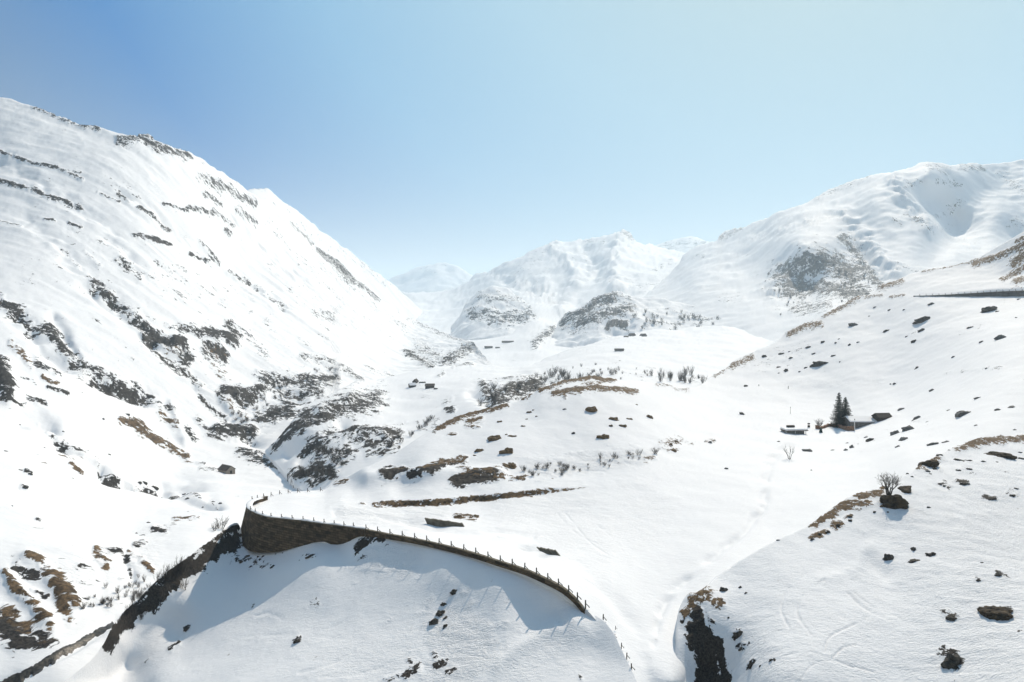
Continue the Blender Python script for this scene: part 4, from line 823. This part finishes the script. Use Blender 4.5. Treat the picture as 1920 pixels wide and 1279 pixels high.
# strewn small rocks, alike within each stretch of snow
SMALL = [
 ('ground', 'small dark rock strewn in the snow high on the right hillside', 'small rocks on the right hillside', 14, [(1515, 650, 11, 5), (1543, 640, 8, 6), (1593, 646, 6, 5), (1482, 670, 8, 5), (1475, 693, 12, 8), (1433, 667, 8, 7), (1563, 665, 11, 5), (1526, 662, 8, 3), (1787, 668, 7, 4), (1663, 619, 13, 5), (1480, 658, 5, 4), (1499, 696, 5, 4), (1460, 699, 5, 3), (1458, 688, 9, 4), (1511, 689, 9, 3), (1609, 640, 7, 5), (1567, 642, 4, 4), (1573, 635, 4, 3), (1640, 575, 6, 3), (1668, 580, 6, 3), (1695, 580, 5, 2), (1630, 592, 5, 3), (1835, 615, 5, 3), (1905, 595, 6, 3), (1715, 638, 14, 5), (1700, 630, 6, 3), (1820, 612, 14, 4), (1840, 640, 8, 3), (1397, 723, 9, 5), (1575, 678, 4, 3), (1910, 560, 6, 3), (1870, 583, 8, 4)]),
 ('ground', 'small grey rock in the snow between the chalet and the right edge', 'small rocks beside the chalet', 12, [(1750, 832, 18, 5), (1773, 828, 13, 4), (1780, 768, 9, 3), (1870, 768, 11, 4), (1895, 762, 13, 4), (1833, 745, 13, 4), (1683, 837, 10, 4), (1598, 837, 9, 7), (1585, 843, 8, 4), (1561, 843, 8, 3), (1624, 819, 7, 3), (1588, 830, 7, 3), (1902, 805, 10, 3), (1830, 797, 7, 3), (1740, 790, 6, 2), (1677, 719, 6, 3), (1670, 720, 4, 3), (1850, 690, 5, 3), (1360, 878, 9, 3), (1459, 827, 6, 3), (1332, 829, 6, 5), (1322, 827, 4, 3), (1340, 826, 5, 3), (1521, 881, 4, 3)]),
 ('knoll', 'small dark rock in the churned snow right of the bare tree', 'small rocks right of the bare tree', 0, [(1795, 861, 14, 4), (1816, 862, 14, 5), (1843, 864, 8, 4), (1753, 878, 13, 5), (1739, 882, 8, 4), (1817, 879, 12, 4), (1797, 881, 10, 3), (1770, 910, 10, 5), (1763, 906, 9, 4), (1855, 932, 22, 6), (1898, 928, 12, 5), (1710, 893, 5, 3), (1639, 958, 10, 5), (1665, 959, 6, 3), (1886, 884, 8, 3), (1915, 858, 12, 5), (1762, 848, 12, 4), (1779, 840, 5, 3), (1702, 876, 5, 3), (1834, 1086, 8, 7), (1872, 1077, 14, 6), (1841, 1054, 6, 4), (1786, 1155, 22, 8), (1870, 866, 6, 2), (1912, 847, 8, 3), (1905, 915, 9, 4)]),
 ('knoll', 'small dark rock on the snow just right of the roadside cliff', 'small rocks beside the roadside cliff', 10, [(1384, 1186, 18, 12), (1390, 1213, 12, 7), (1410, 1244, 13, 11), (1447, 1236, 9, 6), (1378, 1197, 6, 5), (1426, 1247, 5, 4), (1398, 1111, 6, 4), (1366, 1157, 6, 3), (1459, 994, 7, 5), (1537, 1000, 9, 6), (1552, 996, 11, 7), (1522, 1009, 9, 7), (1572, 983, 14, 9), (1592, 967, 9, 5), (1594, 975, 8, 5)]),
 ('slope', 'small dark rock on the shaded snow below the retaining wall', 'small rocks below the retaining wall', 8, [(465, 1042, 7, 5), (478, 1051, 7, 4), (488, 1048, 6, 4), (495, 1041, 8, 4), (472, 1061, 10, 3), (490, 1061, 6, 3), (511, 1061, 9, 5), (453, 1052, 8, 8), (484, 1043, 5, 4), (517, 1038, 3, 2), (530, 1036, 3, 2), (580, 1042, 17, 4), (562, 1050, 4, 2), (478, 1057, 6, 3)]),
 ('ground', 'small brown tuft on the snow of the mound', 'small tufts on the mound', 0, [(937, 790, 8, 4), (992, 772, 9, 4), (981, 798, 8, 4), (988, 785, 5, 3), (850, 814, 10, 4), (1180, 784, 10, 5), (1145, 797, 8, 5), (890, 853, 5, 4), (918, 826, 5, 4), (1006, 780, 4, 3), (1193, 758, 5, 3), (949, 814, 5, 3), (1000, 768, 4, 3), (1258, 832, 8, 6), (1268, 826, 8, 7), (1262, 843, 11, 5), (876, 856, 4, 3), (893, 966, 9, 5), (884, 970, 7, 4)]),
 ('left', 'small dark rock on the open snow below the left mountainside', 'small rocks on the lower left snow', -10, [(57, 887, 9, 6), (47, 912, 11, 6), (38, 880, 8, 3), (74, 976, 4, 3), (10, 845, 9, 4), (83, 838, 5, 4), (118, 808, 5, 4), (193, 785, 5, 5), (238, 775, 9, 5), (136, 896, 5, 3), (205, 851, 5, 4), (278, 979, 6, 3), (303, 994, 10, 4), (296, 988, 8, 3), (258, 1023, 11, 7), (275, 1015, 5, 4), (256, 999, 5, 3), (380, 950, 4, 3), (345, 925, 7, 5), (352, 933, 8, 5), (375, 932, 7, 4), (400, 940, 6, 3), (413, 943, 7, 4), (260, 903, 9, 4), (270, 904, 12, 5), (288, 911, 16, 6), (23, 948, 3, 2)]),
]
for sh, lab, grp, tl, lst in SMALL:
    kk = 't' if 'tuft' in lab else ('g' if 'grey' in lab else 'd')
    for (u, v, w, h) in lst:
        put_rock(sh, u, v, w, h, kk, lab, grp, tl + random.uniform(-8, 8))

# ------------------------------------------------------------------ trees and bushes
def branch(mb, p, d, length, r, depth, rng, spread=.5, up=.15, nseg=4):
    pts = [p]; rad = [r]; q = p.copy(); dd = d.copy()
    for i in range(nseg):
        dd = (dd + Vector((rng.gauss(0, .10), rng.gauss(0, .10), rng.gauss(0, .06) + up * .12))).normalized()
        q = q + dd * length / nseg; pts.append(q.copy()); rad.append(r * (1 - .62 * (i + 1) / nseg))
    mb.tube(pts, rad, 5 if depth > 2 else 3)
    if depth == 0: return
    for k in range(rng.randint(3, 4) if depth > 1 else 3):
        t = rng.uniform(.3, 1.0); i = min(int(t * nseg), nseg - 1)
        b = pts[i].lerp(pts[i+1], t * nseg - i)
        a = rng.uniform(0, 2 * math.pi); o = dd.orthogonal().normalized(); o2 = dd.cross(o)
        nd = (dd + (o * math.cos(a) + o2 * math.sin(a)) * rng.uniform(.6, 1.1) * spread * 1.4 + Vector((0, 0, up))).normalized()
        branch(mb, b, nd, length * rng.uniform(.5, .75), max(rad[i] * .62, .019), depth - 1, rng, spread, up)

def bare_tree(sheet, u, v, hpx, stems, label, seed, name='bare_tree', depth=4, rr=1.0, spread=.55):
    p, px_ = hit(sheet, u, v); H = hpx * px_; rng = random.Random(seed)
    root = empty(name, p); tag(root, label, 'tree')
    tr = MB(); cr = MB()
    for k in range(stems):
        a = 2 * math.pi * k / stems + rng.uniform(-.3, .3); lean = rng.uniform(.15, .5) if stems > 1 else .08
        d = Vector((math.cos(a) * lean, math.sin(a) * lean, 1)).normalized()
        b0 = Vector((math.cos(a) * .12, math.sin(a) * .12, -.6)); t1 = b0 + d * (H * .30 + .6)
        tr.tube([b0, b0.lerp(t1, .5) + Vector((rng.gauss(0, .05), rng.gauss(0, .05), 0)), t1], [.17 * rr, .13 * rr, .10 * rr], 6)
        for j in range(3):
            a2 = rng.uniform(0, 6.28)
            nd = (d + Vector((math.cos(a2), math.sin(a2), .1)) * .42).normalized()
            branch(cr, b0.lerp(t1, .75 + .12 * j), nd, H * .42, .075 * rr, depth - 1, rng, spread, .22)
    tr.build('trunk', M['bark'], root, True); cr.build('crown', M['twig'], root)
    return root
bare_tree('knoll', 1666, 928, 42, 5, 'leafless spreading tree on the dark mound, throwing a long shadow', 5, rr=1.1, spread=.8)
bare_tree('ground', 1480, 861, 27, 3, 'small leafless sapling standing alone beside the ski track', 9, 'bare_sapling', 3, .8)

def spruce(u, v, hpx, wpx, label, seed):
    p, px_ = hit('ground', u, v); H = hpx * px_; Rm = wpx * px_ / 2; rng = random.Random(seed)
    root = empty('spruce_tree', p); tag(root, label, 'tree')
    t = MB(); t.tube([(0, 0, -.5), (0, 0, H * .5), (0, 0, H)], [.32, .2, .03], 7); t.build('trunk', M['bark'], root, True)
    c = MB(); z = H * .05; k = 0
    while z < H * .985:
        f = 1 - z / H; r = Rm * (f ** .75) * (1 - .25 * max(0, .12 - z / H) / .12)
        nb = max(6, int(8 + 12 * f))
        for i in range(nb):
            a = 2 * math.pi * (i + rng.random() * .7) / nb + k
            L_ = r * rng.uniform(.6, 1.15); z0 = z + rng.uniform(-.2, .2)
            dr = Vector((math.cos(a), math.sin(a), 0)); sd = Vector((-math.sin(a), math.cos(a), 0))
            nl = max(3, int(L_ / .28))
            for j in range(nl):
                q = (j + .5) / nl; w = (.20 + .34 * (1 - q)) * (.6 + .4 * f)
                b = dr * L_ * q + Vector((0, 0, z0 - L_ * .30 * q + L_ * .18 * q * q))
                for s in (-1, 1):
                    tip = b + sd * s * w * rng.uniform(.7, 1.3) + dr * .3 + Vector((0, 0, -.22 * rng.random() - .08))
                    c.add([b, b + dr * .28, tip], [(0, 1, 2)])
                tip = b + dr * .2 + Vector((rng.gauss(0, .05), rng.gauss(0, .05), -.45 * rng.uniform(.5, 1)))
                c.add([b - sd * .12, b + sd * .12, tip], [(0, 1, 2)])
        z += H * .026 * (1.0 + .3 * f); k += 1.3
    c.build('crown', M['needle'], root)
spruce(1573, 801, 66, 36, 'taller slender dark spruce left of its twin beside the snow roofed chalet', 1)
spruce(1585, 799, 55, 36, 'shorter fuller dark spruce touching the snow roofed chalet', 2)

def bush_mesh(seed, nst=9, fine=5):
    rng = random.Random(seed); mb = MB()
    for k in range(nst):
        a = rng.uniform(0, 6.28); l = rng.uniform(.15, .75)
        d = Vector((math.cos(a) * l, math.sin(a) * l, 1)).normalized()
        p0 = Vector((rng.gauss(0, .12), rng.gauss(0, .12), -.1))
        L_ = rng.uniform(.55, 1.0)
        p1 = p0 + d * L_ * .5; p2 = p0 + d * L_ + Vector((rng.gauss(0, .06), rng.gauss(0, .06), 0))
        mb.tube([p0, p1, p2], [.014, .010, .004], 3)
        for j in range(fine):
            b = p0.lerp(p2, rng.uniform(.3, .95)); e = b + (d + Vector((rng.gauss(0, .6), rng.gauss(0, .6), rng.gauss(.1, .3)))).normalized() * rng.uniform(.15, .35)
            mb.tube([b, e], [.007, .003], 3)
    return mb.mesh('bush', M['twig'])
BUSH = [bush_mesh(i, 15 + 4 * (i % 3), 9) for i in range(6)]
def put_bush(sheet, u, v, hpx, label, group=None, wide=1.0):
    p, px_ = hit(sheet, u, v); h = hpx * px_
    o = bpy.data.objects.new('bare_bush', random.choice(BUSH)); col.objects.link(o)
    o.location = p; o.scale = (h * wide * random.uniform(.8, 1.2), h * wide, h); o.rotation_euler = (0, 0, random.uniform(0, 6.28))
    tag(o, label, 'bush', group)
def along(pts, n, jx=3, jy=3):
    P = np.array(pts, float); s = np.r_[0, np.cumsum(np.hypot(*np.diff(P, axis=0).T))]
    for _ in range(n):
        q = random.random() * s[-1]
        yield np.interp(q, s, P[:, 0]) + random.gauss(0, jx), np.interp(q, s, P[:, 1]) + random.gauss(0, jy)
put_bush('left', 413, 992, 26, 'thick leafless bush just left of the retaining wall base')
put_bush('left', 401, 995, 16, 'low leafless bush left of the thick bush near the wall')
for u, v, h in ((311, 1086, 34), (322, 1082, 30), (338, 1072, 36), (296, 1090, 22), (330, 1085, 25)):
    put_bush('slope', u, v, h, 'tall leafless bush on the dark rocky ridge above the stream', 'bushes on the rocky ridge', .6)
for u, v, h in ((345, 1105, 30), (265, 1160, 18), (272, 1150, 20), (250, 1130, 24), (262, 1118, 22), (240, 1150, 20)):
    put_bush('slope', u, v, h, 'leafless bush low on the dark rocky ridge near the stream', 'bushes low on the rocky ridge', .7)
for u, v in along([(150, 1145), (200, 1125), (255, 1105), (280, 1090)], 34, 8, 10):
    put_bush('left', u, v, random.uniform(7, 16), 'leafless bush in the gully beside the dark stream', 'bushes beside the stream', .8)
for u, v in along([(980, 888), (1060, 882), (1130, 872), (1200, 852), (1215, 845)], 40, 10, 6):
    put_bush('ground', u, v, random.choice((5, 6, 8, 10, 14)), 'low leafless bush along the foot of the mound', 'bushes at the foot of the mound', 1.0)
for u, v in along([(905, 745), (930, 735), (1000, 718), (1060, 706), (1130, 702), (1180, 700)], 64, 9, 9):
    put_bush('mid', u, v, random.choice((6, 8, 11, 15, 18)), 'leafless bush on the dark bank behind the mound', 'bushes on the bank behind the mound', .8)
for u, v in along([(1190, 706), (1215, 703), (1250, 708), (1330, 712)], 34, 9, 6):
    put_bush('mid', u, v, random.choice((6, 8, 10, 13, 17, 21)), 'leafless bush in the snow between the mound and the far valley', 'bushes beyond the right shoulder of the mound', .6)
for u, v in along([(560, 895), (610, 890), (640, 860), (590, 840)], 46, 9, 9):
    put_bush('mid', u, v, random.uniform(8, 17), 'leafless bush on the black rocks of the gorge', 'bushes on the gorge rocks', .9)
for u, v in along([(700, 850), (800, 800), (812, 790)], 16, 5, 4):
    put_bush('mid', u, v, random.uniform(7, 14), 'leafless bush on the snow bank behind the mound crest', 'bushes behind the mound crest', 1.0)
for u, v in along([(430, 790), (500, 760), (560, 730), (615, 715)], 40, 14, 18):
    put_bush('left', u, v, random.uniform(6, 11), 'small leafless bush on the dark crags left of the gorge', 'bushes on the crags left of the gorge', 1.0)
for u, v in along([(1190, 600), (1280, 604), (1370, 606)], 44, 9, 10):
    put_bush('bluff', u, v, random.uniform(7, 13), 'tiny leafless tree on the ledges of the rocky bluff', 'bushes on the rocky bluff', .7)
for u, v in along([(1450, 560), (1540, 510), (1620, 540), (1560, 585)], 60, 14, 16):
    put_bush('right', u, v, random.uniform(5, 9), 'tiny leafless tree on the grey face of the right mountain', 'trees on the right mountain face', .7)
put_bush('ground', 1536, 799, 16, 'thin leafless bush at the left end of the terrace')

# ------------------------------------------------------------------ buildings
def gable_house(name, sheet, u, v, length, width, eave, ridge, rz, label, wall_m, roof_m, sink=.6, cat='barn', snow=False, door=True, over=.35):
    p, px_ = hit(sheet, u, v)
    if not door: length, width, eave, ridge = length * .85, width * .8, eave * .7, ridge * .72
    r = empty(name, p - Vector((0, 0, sink)), rz); tag(r, label, cat)
    l, w = length / 2, width / 2
    mb = MB()
    mb.add([(-l, -w, 0), (l, -w, 0), (l, w, 0), (-l, w, 0), (-l, -w, eave), (l, -w, eave), (l, w, eave), (-l, w, eave), (-l, 0, ridge - .05), (l, 0, ridge - .05)],
           [(0, 1, 5, 4), (2, 3, 7, 6), (1, 2, 6, 9, 5), (3, 0, 4, 8, 7), (3, 2, 1, 0)])
    mb.build('wall', wall_m, r)
    t = .22; s = (ridge - eave) / w
    mb = MB()
    for sg in (-1, 1):
        e = (w + over) * sg; ze = eave - over * s
        mb.add([(-l-over, 0, ridge), (l+over, 0, ridge), (l+over, e, ze), (-l-over, e, ze), (-l-over, 0, ridge+t), (l+over, 0, ridge+t), (l+over, e, ze+t), (-l-over, e, ze+t)],
               [(0, 1, 2, 3), (4, 7, 6, 5), (2, 6, 7, 3), (1, 5, 6, 2), (0, 3, 7, 4)])
    rf = mb.build('roof', roof_m, r)
    if snow:
        mb = MB(); t2 = .55
        for sg in (-1, 1):
            e = (w + over * .8) * sg; ze = eave - over * .8 * s + t + .02
            mb.add([(-l-over*.8, 0, ridge+t+.02), (l+over*.8, 0, ridge+t+.02), (l+over*.8, e, ze), (-l-over*.8, e, ze), (-l-over*.6, 0, ridge+t+t2), (l+over*.6, 0, ridge+t+t2), (l+over*.6, e*.985, ze+t2), (-l-over*.6, e*.985, ze+t2)],
                   [(4, 7, 6, 5), (2, 6, 7, 3), (1, 5, 6, 2), (0, 3, 7, 4)])
        mb.build('roof_snow', M['snow'], rf)
    if door:
        mb = MB(); mb.box((l + .04, 0.2, sink + .9), (.12, 1.3, 2.0)); mb.build('door', M['door'], r)
    return r
R_ = math.radians
gable_house('stone_barn', 'left', 425, 886.5, 8.2, 6.4, 3.6, 6.0, R_(-32), 'stone barn with brown gable roof, alone on the valley floor snow', M['stone'], M['roofbrown'], 1.2)
gable_house('timber_barn', 'mid', 806, 728, 8.5, 6, 3.2, 5.0, R_(2), 'dark timber barn, right one of the pair on the mid valley plateau', M['darkwood'], M['roofbrown'], .6, over=.5)
gable_house('timber_barn', 'mid', 773, 726, 6.5, 5, 2.6, 4.4, R_(25), 'snow roofed barn, left one of the pair on the mid valley plateau', M['darkwood'], M['darkwood'], .6, snow=True)
gable_house('timber_hut', 'mid', 779, 718, 7, 4.5, 2.2, 4.6, R_(80), 'small dark hut with pointed roof behind the pair of plateau barns', M['darkwood'], M['darkwood'], .5)
# ruined low walls by the barns
for (u, v, l, rz, lab) in ((792, 718, 7, .1, 'low dark wall running right from the small plateau hut'), (817, 730, 4, -.3, 'short dark wall below the right plateau barn')):
    p, px_ = hit('mid', u, v); mb = MB()
    for i in range(7): mb.box((-l/2 + (i + .5) * l / 7, .1 * math.sin(i * 2), .5 + .15 * math.sin(i * 3.1)), (l / 7 * 1.02, .7, 1.4 + .3 * math.sin(i * 3.1)), .05 * math.sin(i * 5))
    o = mb.build('stone_wall', M['rock']); o.location = p; o.rotation_euler = (0, 0, rz); tag(o, lab, 'wall')
# far barns
for (sh, u, v, l, w, e, rg, rz, lab) in (
    ('far', 916, 653, 22, 9, 4, 7, .05, 'long grey barn, largest of the far hamlet on the valley floor'), ('far', 933, 653, 12, 6, 2.5, 4.5, .0, 'small grey barn right of the largest far barn'),
    ('far', 952, 642.5, 34, 8, 4, 6.5, .05, 'long low dark building farthest up the valley floor'),
    ('mid', 1185, 630, 14, 10, 3.5, 7.5, .5, 'dark barn, left one of the two beneath the rocky bluff'), ('mid', 1206, 631, 13, 10, 3.5, 8, .5, 'dark barn, right one of the two beneath the rocky bluff'), ('mid', 1174, 632, 9, 6, 2, 3.5, .2, 'tiny shed left of the two barns beneath the rocky bluff'),
    ('mid', 1161, 658, 15, 7, 3, 5, -.05, 'long grey barn alone on the snow below the rocky bluff')):
    gable_house('stone_barn', sh, u, v, l, w, e, rg, rz, lab, M['greystone'], M['darkwood'], .4, door=False)

# chalet group
ch = gable_house('chalet', 'ground', 1614, 797, 12.2, 8.5, 3.2, 4.5, R_(-4), 'grey chalet with snow covered roof beside the two spruces', M['greystone'], M['darkwood'], 1.3, 'house', True, True, .5)
for x in (-3.6, -.6, 2.4):
    mb = MB(); mb.box((x, -3.79, 2.1), (1.1, .08, 1.0)); fr = mb.build('window', M['door'], ch)
    mb = MB(); mb.box((x, -3.80, 1.55), (1.3, .14, .1)); mb.build('sill', M['white'], fr)
gable_house('timber_barn', 'ground', 1654, 786, 7.0, 6, 3.0, 4.9, R_(6), 'dark timber barn dug into the slope behind the chalet', M['darkwood'], M['darkwood'], 1.0, door=False)
p, px_ = hit('ground', 1489, 813)
r = empty('flat_roofed_shed', p - Vector((0, 0, .8)), R_(6)); tag(r, 'low shed with snow laden flat roof, left of the terrace', 'shed')
mb = MB(); mb.box((0, 1.2, 1.0), (8.6, 3.2, 2.2)); mb.build('wall', M['greystone'], r)
mb = MB(); mb.box((.3, .6, 2.25), (10, 5.0, .24)); rf = mb.build('roof', M['wood'], r)
mb = MB(); mb.box((.3, .6, 2.72), (9.8, 4.9, .7)); sn = mb.build('roof_snow', M['snow'], rf)
bv = sn.modifiers.new('bevel', 'BEVEL'); bv.width = .3; bv.segments = 4
for x in (-4.2, -.2, 4.4):
    mb = MB(); mb.tube([(x, -1.3, -.4), (x, -1.3, 2.13)], .14, 6); mb.build('post', M['white'], r)
mb = MB(); mb.box((-.4, 2.2, 3.5), (3.2, 1.2, .7)); mb.build('chimney_cap', M['darkwood'], r)
# terrace wall
pts = [(1537, 805), (1546, 803), (1555, 800), (1568, 801), (1580, 805), (1590, 808), (1603, 808)]
P3 = []
for u in np.arange(1537, 1604, 2.0):
    v = float(curve2(pts)(u)); p, px_ = hit('ground', u, v); P3.append((p, .9 + 1.0 * (u - 1537) / 66 + .15 * math.sin(u)))
c = P3[16][0]; mb = MB(); vs = []
for p, h in P3:
    q = p - c
    for dy, dz in ((0, -1), (0, h), (.8, h + .05), (.8, -1)): vs.append((q.x, q.y + dy, q.z + dz))
fs = []
for i in range(len(P3) - 1):
    for k in range(4): fs.append((i*4+k, (i+1)*4+k, (i+1)*4+(k+1) % 4, i*4+(k+1) % 4))
fs += [(0, 1, 2, 3), tuple((len(P3)-1)*4 + k for k in (3, 2, 1, 0))]
mb.add(vs, fs); o = mb.build('terrace_wall', M['redstone']); o.location = c; tag(o, 'reddish stone terrace wall in front of the spruces', 'wall')
# folded green parasol / cover at the terrace, dark cabinet, sign
p, px_ = hit('ground', 1539, 811)
r = empty('folded_parasol', p); tag(r, 'dark green folded cover standing before the left end of the terrace', 'parasol')
mb = MB()
n_ = 10; vs = [(0, 0, 2.3)] + [((.75 + .1 * (k % 2)) * math.cos(k * 2 * math.pi / n_), (.75 + .1 * (k % 2)) * math.sin(k * 2 * math.pi / n_), -.2) for k in range(n_)]
vs += [((.3 + .05 * (k % 2)) * math.cos(k * 2 * math.pi / n_), (.3 + .05 * (k % 2)) * math.sin(k * 2 * math.pi / n_), 1.9) for k in range(n_)]
fs = []
for k in range(n_): fs += [(0, 1 + n_ + k, 1 + n_ + (k + 1) % n_), (1 + n_ + k, 1 + k, 1 + (k + 1) % n_, 1 + n_ + (k + 1) % n_)]
mb.add(vs, fs); mb.build('canopy', M['green'], r)
mb = MB(); mb.tube([(0, 0, -.3), (0, 0, 2.6)], .06, 6); mb.build('pole', M['post'], r)
p, px_ = hit('ground', 1533, 804)
r = empty('wood_bin', p); tag(r, 'dark brown wood bin at the left end of the terrace', 'bin')
mb = MB(); mb.box((0, 0, .65), (1.6, 1.0, 1.5)); mb.build('body', M['redstone'], r)
mb = MB(); mb.box((0, 0, 1.47), (1.8, 1.2, .12), .03); mb.build('lid', M['darkwood'], r)
p, px_ = hit('ground', 1516.5, 801.5)
r = empty('sign_board', p); tag(r, 'small dark two panel sign between the shed and the terrace', 'sign')
for zz, hh, nm in ((.5, .9, 'panel'), (1.6, .6, 'panel')):
    mb = MB(); mb.box((0, 0, zz), (1.1, .12, hh)); mb.build(nm, M['darkwood'], r)
mb = MB(); mb.tube([(0, .12, -.4), (0, .12, 2.0)], .07, 6); mb.build('pole', M['post'], r)

# ------------------------------------------------------------------ haze
bm = bmesh.new(); bmesh.ops.create_cube(bm, size=1)
me = bpy.data.meshes.new('haze'); bm.to_mesh(me); bm.free()
hz = bpy.data.objects.new('haze', me); col.objects.link(hz)
hz.scale = (29000, 17400, 850); hz.location = (0, 7900, -75 + 425)
m, nt, out = nodes('haze_air')
pv = N(nt, 'ShaderNodeVolumePrincipled', Density=1.15e-4, Anisotropy=0.3)
pv.inputs['Color'].default_value = (0.73, 0.88, 0.99, 1)
L(nt, pv.outputs[0], out.inputs['Volume'])
me.materials.append(m); tag(hz, kind='stuff')

# ------------------------------------------------------------------ sky, sun, camera
w = bpy.data.worlds.new('World'); scene.world = w; w.use_nodes = True
nt = w.node_tree; nt.nodes.clear()
out = N(nt, 'ShaderNodeOutputWorld'); bg = N(nt, 'ShaderNodeBackground', Strength=1.0)
sky = N(nt, 'ShaderNodeTexSky'); sky.sky_type = 'NISHITA'; sky.sun_disc = False
sky.sun_elevation = SUN_EL; sky.sun_rotation = SUN_AZ; sky.altitude = 2000; sky.air_density = 1.0; sky.dust_density = 1.0; sky.ozone_density = 1.0
sd = Vector((math.sin(SUN_AZ) * math.cos(SUN_EL), math.cos(SUN_AZ) * math.cos(SUN_EL), math.sin(SUN_EL)))
tc = N(nt, 'ShaderNodeTexCoord')
dp = N(nt, 'ShaderNodeVectorMath', operation='DOT_PRODUCT'); L(nt, tc.outputs['Generated'], dp.inputs[0]); dp.inputs[1].default_value = sd
ang = math_(nt, 'MULTIPLY', math_(nt, 'ARCCOSINE', dp.outputs['Value']), 180 / math.pi)
rp = N(nt, 'ShaderNodeValToRGB'); L(nt, math_(nt, 'DIVIDE', ang, 90.0), rp.inputs[0])
el_ = rp.color_ramp.elements
el_[0].position = 0.18; el_[0].color = (*SKY_PALE, 1); el_[1].position = 0.95; el_[1].color = (*SKY_FAR, 1)
for pos, c in SKY_MID:
    e = el_.new(pos); e.color = (*c, 1)
sx = N(nt, 'ShaderNodeSeparateXYZ'); L(nt, tc.outputs['Generated'], sx.inputs[0])
elev = math_(nt, 'MAXIMUM', sx.outputs['Z'], 0.0)
hz_w = math_(nt, 'EXPONENT', math_(nt, 'MULTIPLY', elev, -11.0))
c1 = mixc(nt, math_(nt, 'MULTIPLY', hz_w, 0.92), rp.outputs[0], SKY_HORIZON)
nis = N(nt, 'ShaderNodeMix'); nis.data_type = 'RGBA'; nis.blend_type = 'MULTIPLY'; nis.inputs[0].default_value = 1
L(nt, sky.outputs[0], nis.inputs[6]); nis.inputs[7].default_value = (0.12, 0.12, 0.12, 1)
fin = mixc(nt, 0.9, nis.outputs[2], c1)
L(nt, fin, bg.inputs['Color']); L(nt, bg.outputs[0], out.inputs[0])

sl = bpy.data.lights.new('sun', 'SUN'); sl.energy = 3.7; sl.angle = math.radians(.5); sl.color = (1, .872, .72)
so = bpy.data.objects.new('sun', sl); col.objects.link(so)
so.rotation_euler = sd.to_track_quat('Z', 'Y').to_euler(); so.location = sd * 300

cam = bpy.data.cameras.new('camera'); co = bpy.data.objects.new('camera', cam); col.objects.link(co)
cam.sensor_width = 36; cam.lens = 36 * F / 1920; cam.shift_y = -(639.5 - HZ) / 1920
cam.clip_start = 1; cam.clip_end = 40000
co.location = (0, 0, CAMZ); co.rotation_euler = (math.pi / 2, 0, 0)
scene.camera = co

vs_ = scene.view_settings
vs_.view_transform = 'Standard'; vs_.look = 'None'; vs_.exposure = 0.22; vs_.gamma = 1; vs_.use_curve_mapping = False
cy = scene.cycles
cy.max_bounces = 6; cy.diffuse_bounces = 3; cy.glossy_bounces = 2; cy.volume_bounces = 2; cy.transparent_max_bounces = 4
cy.use_denoising = True; cy.use_adaptive_sampling = True; cy.adaptive_threshold = 0.02
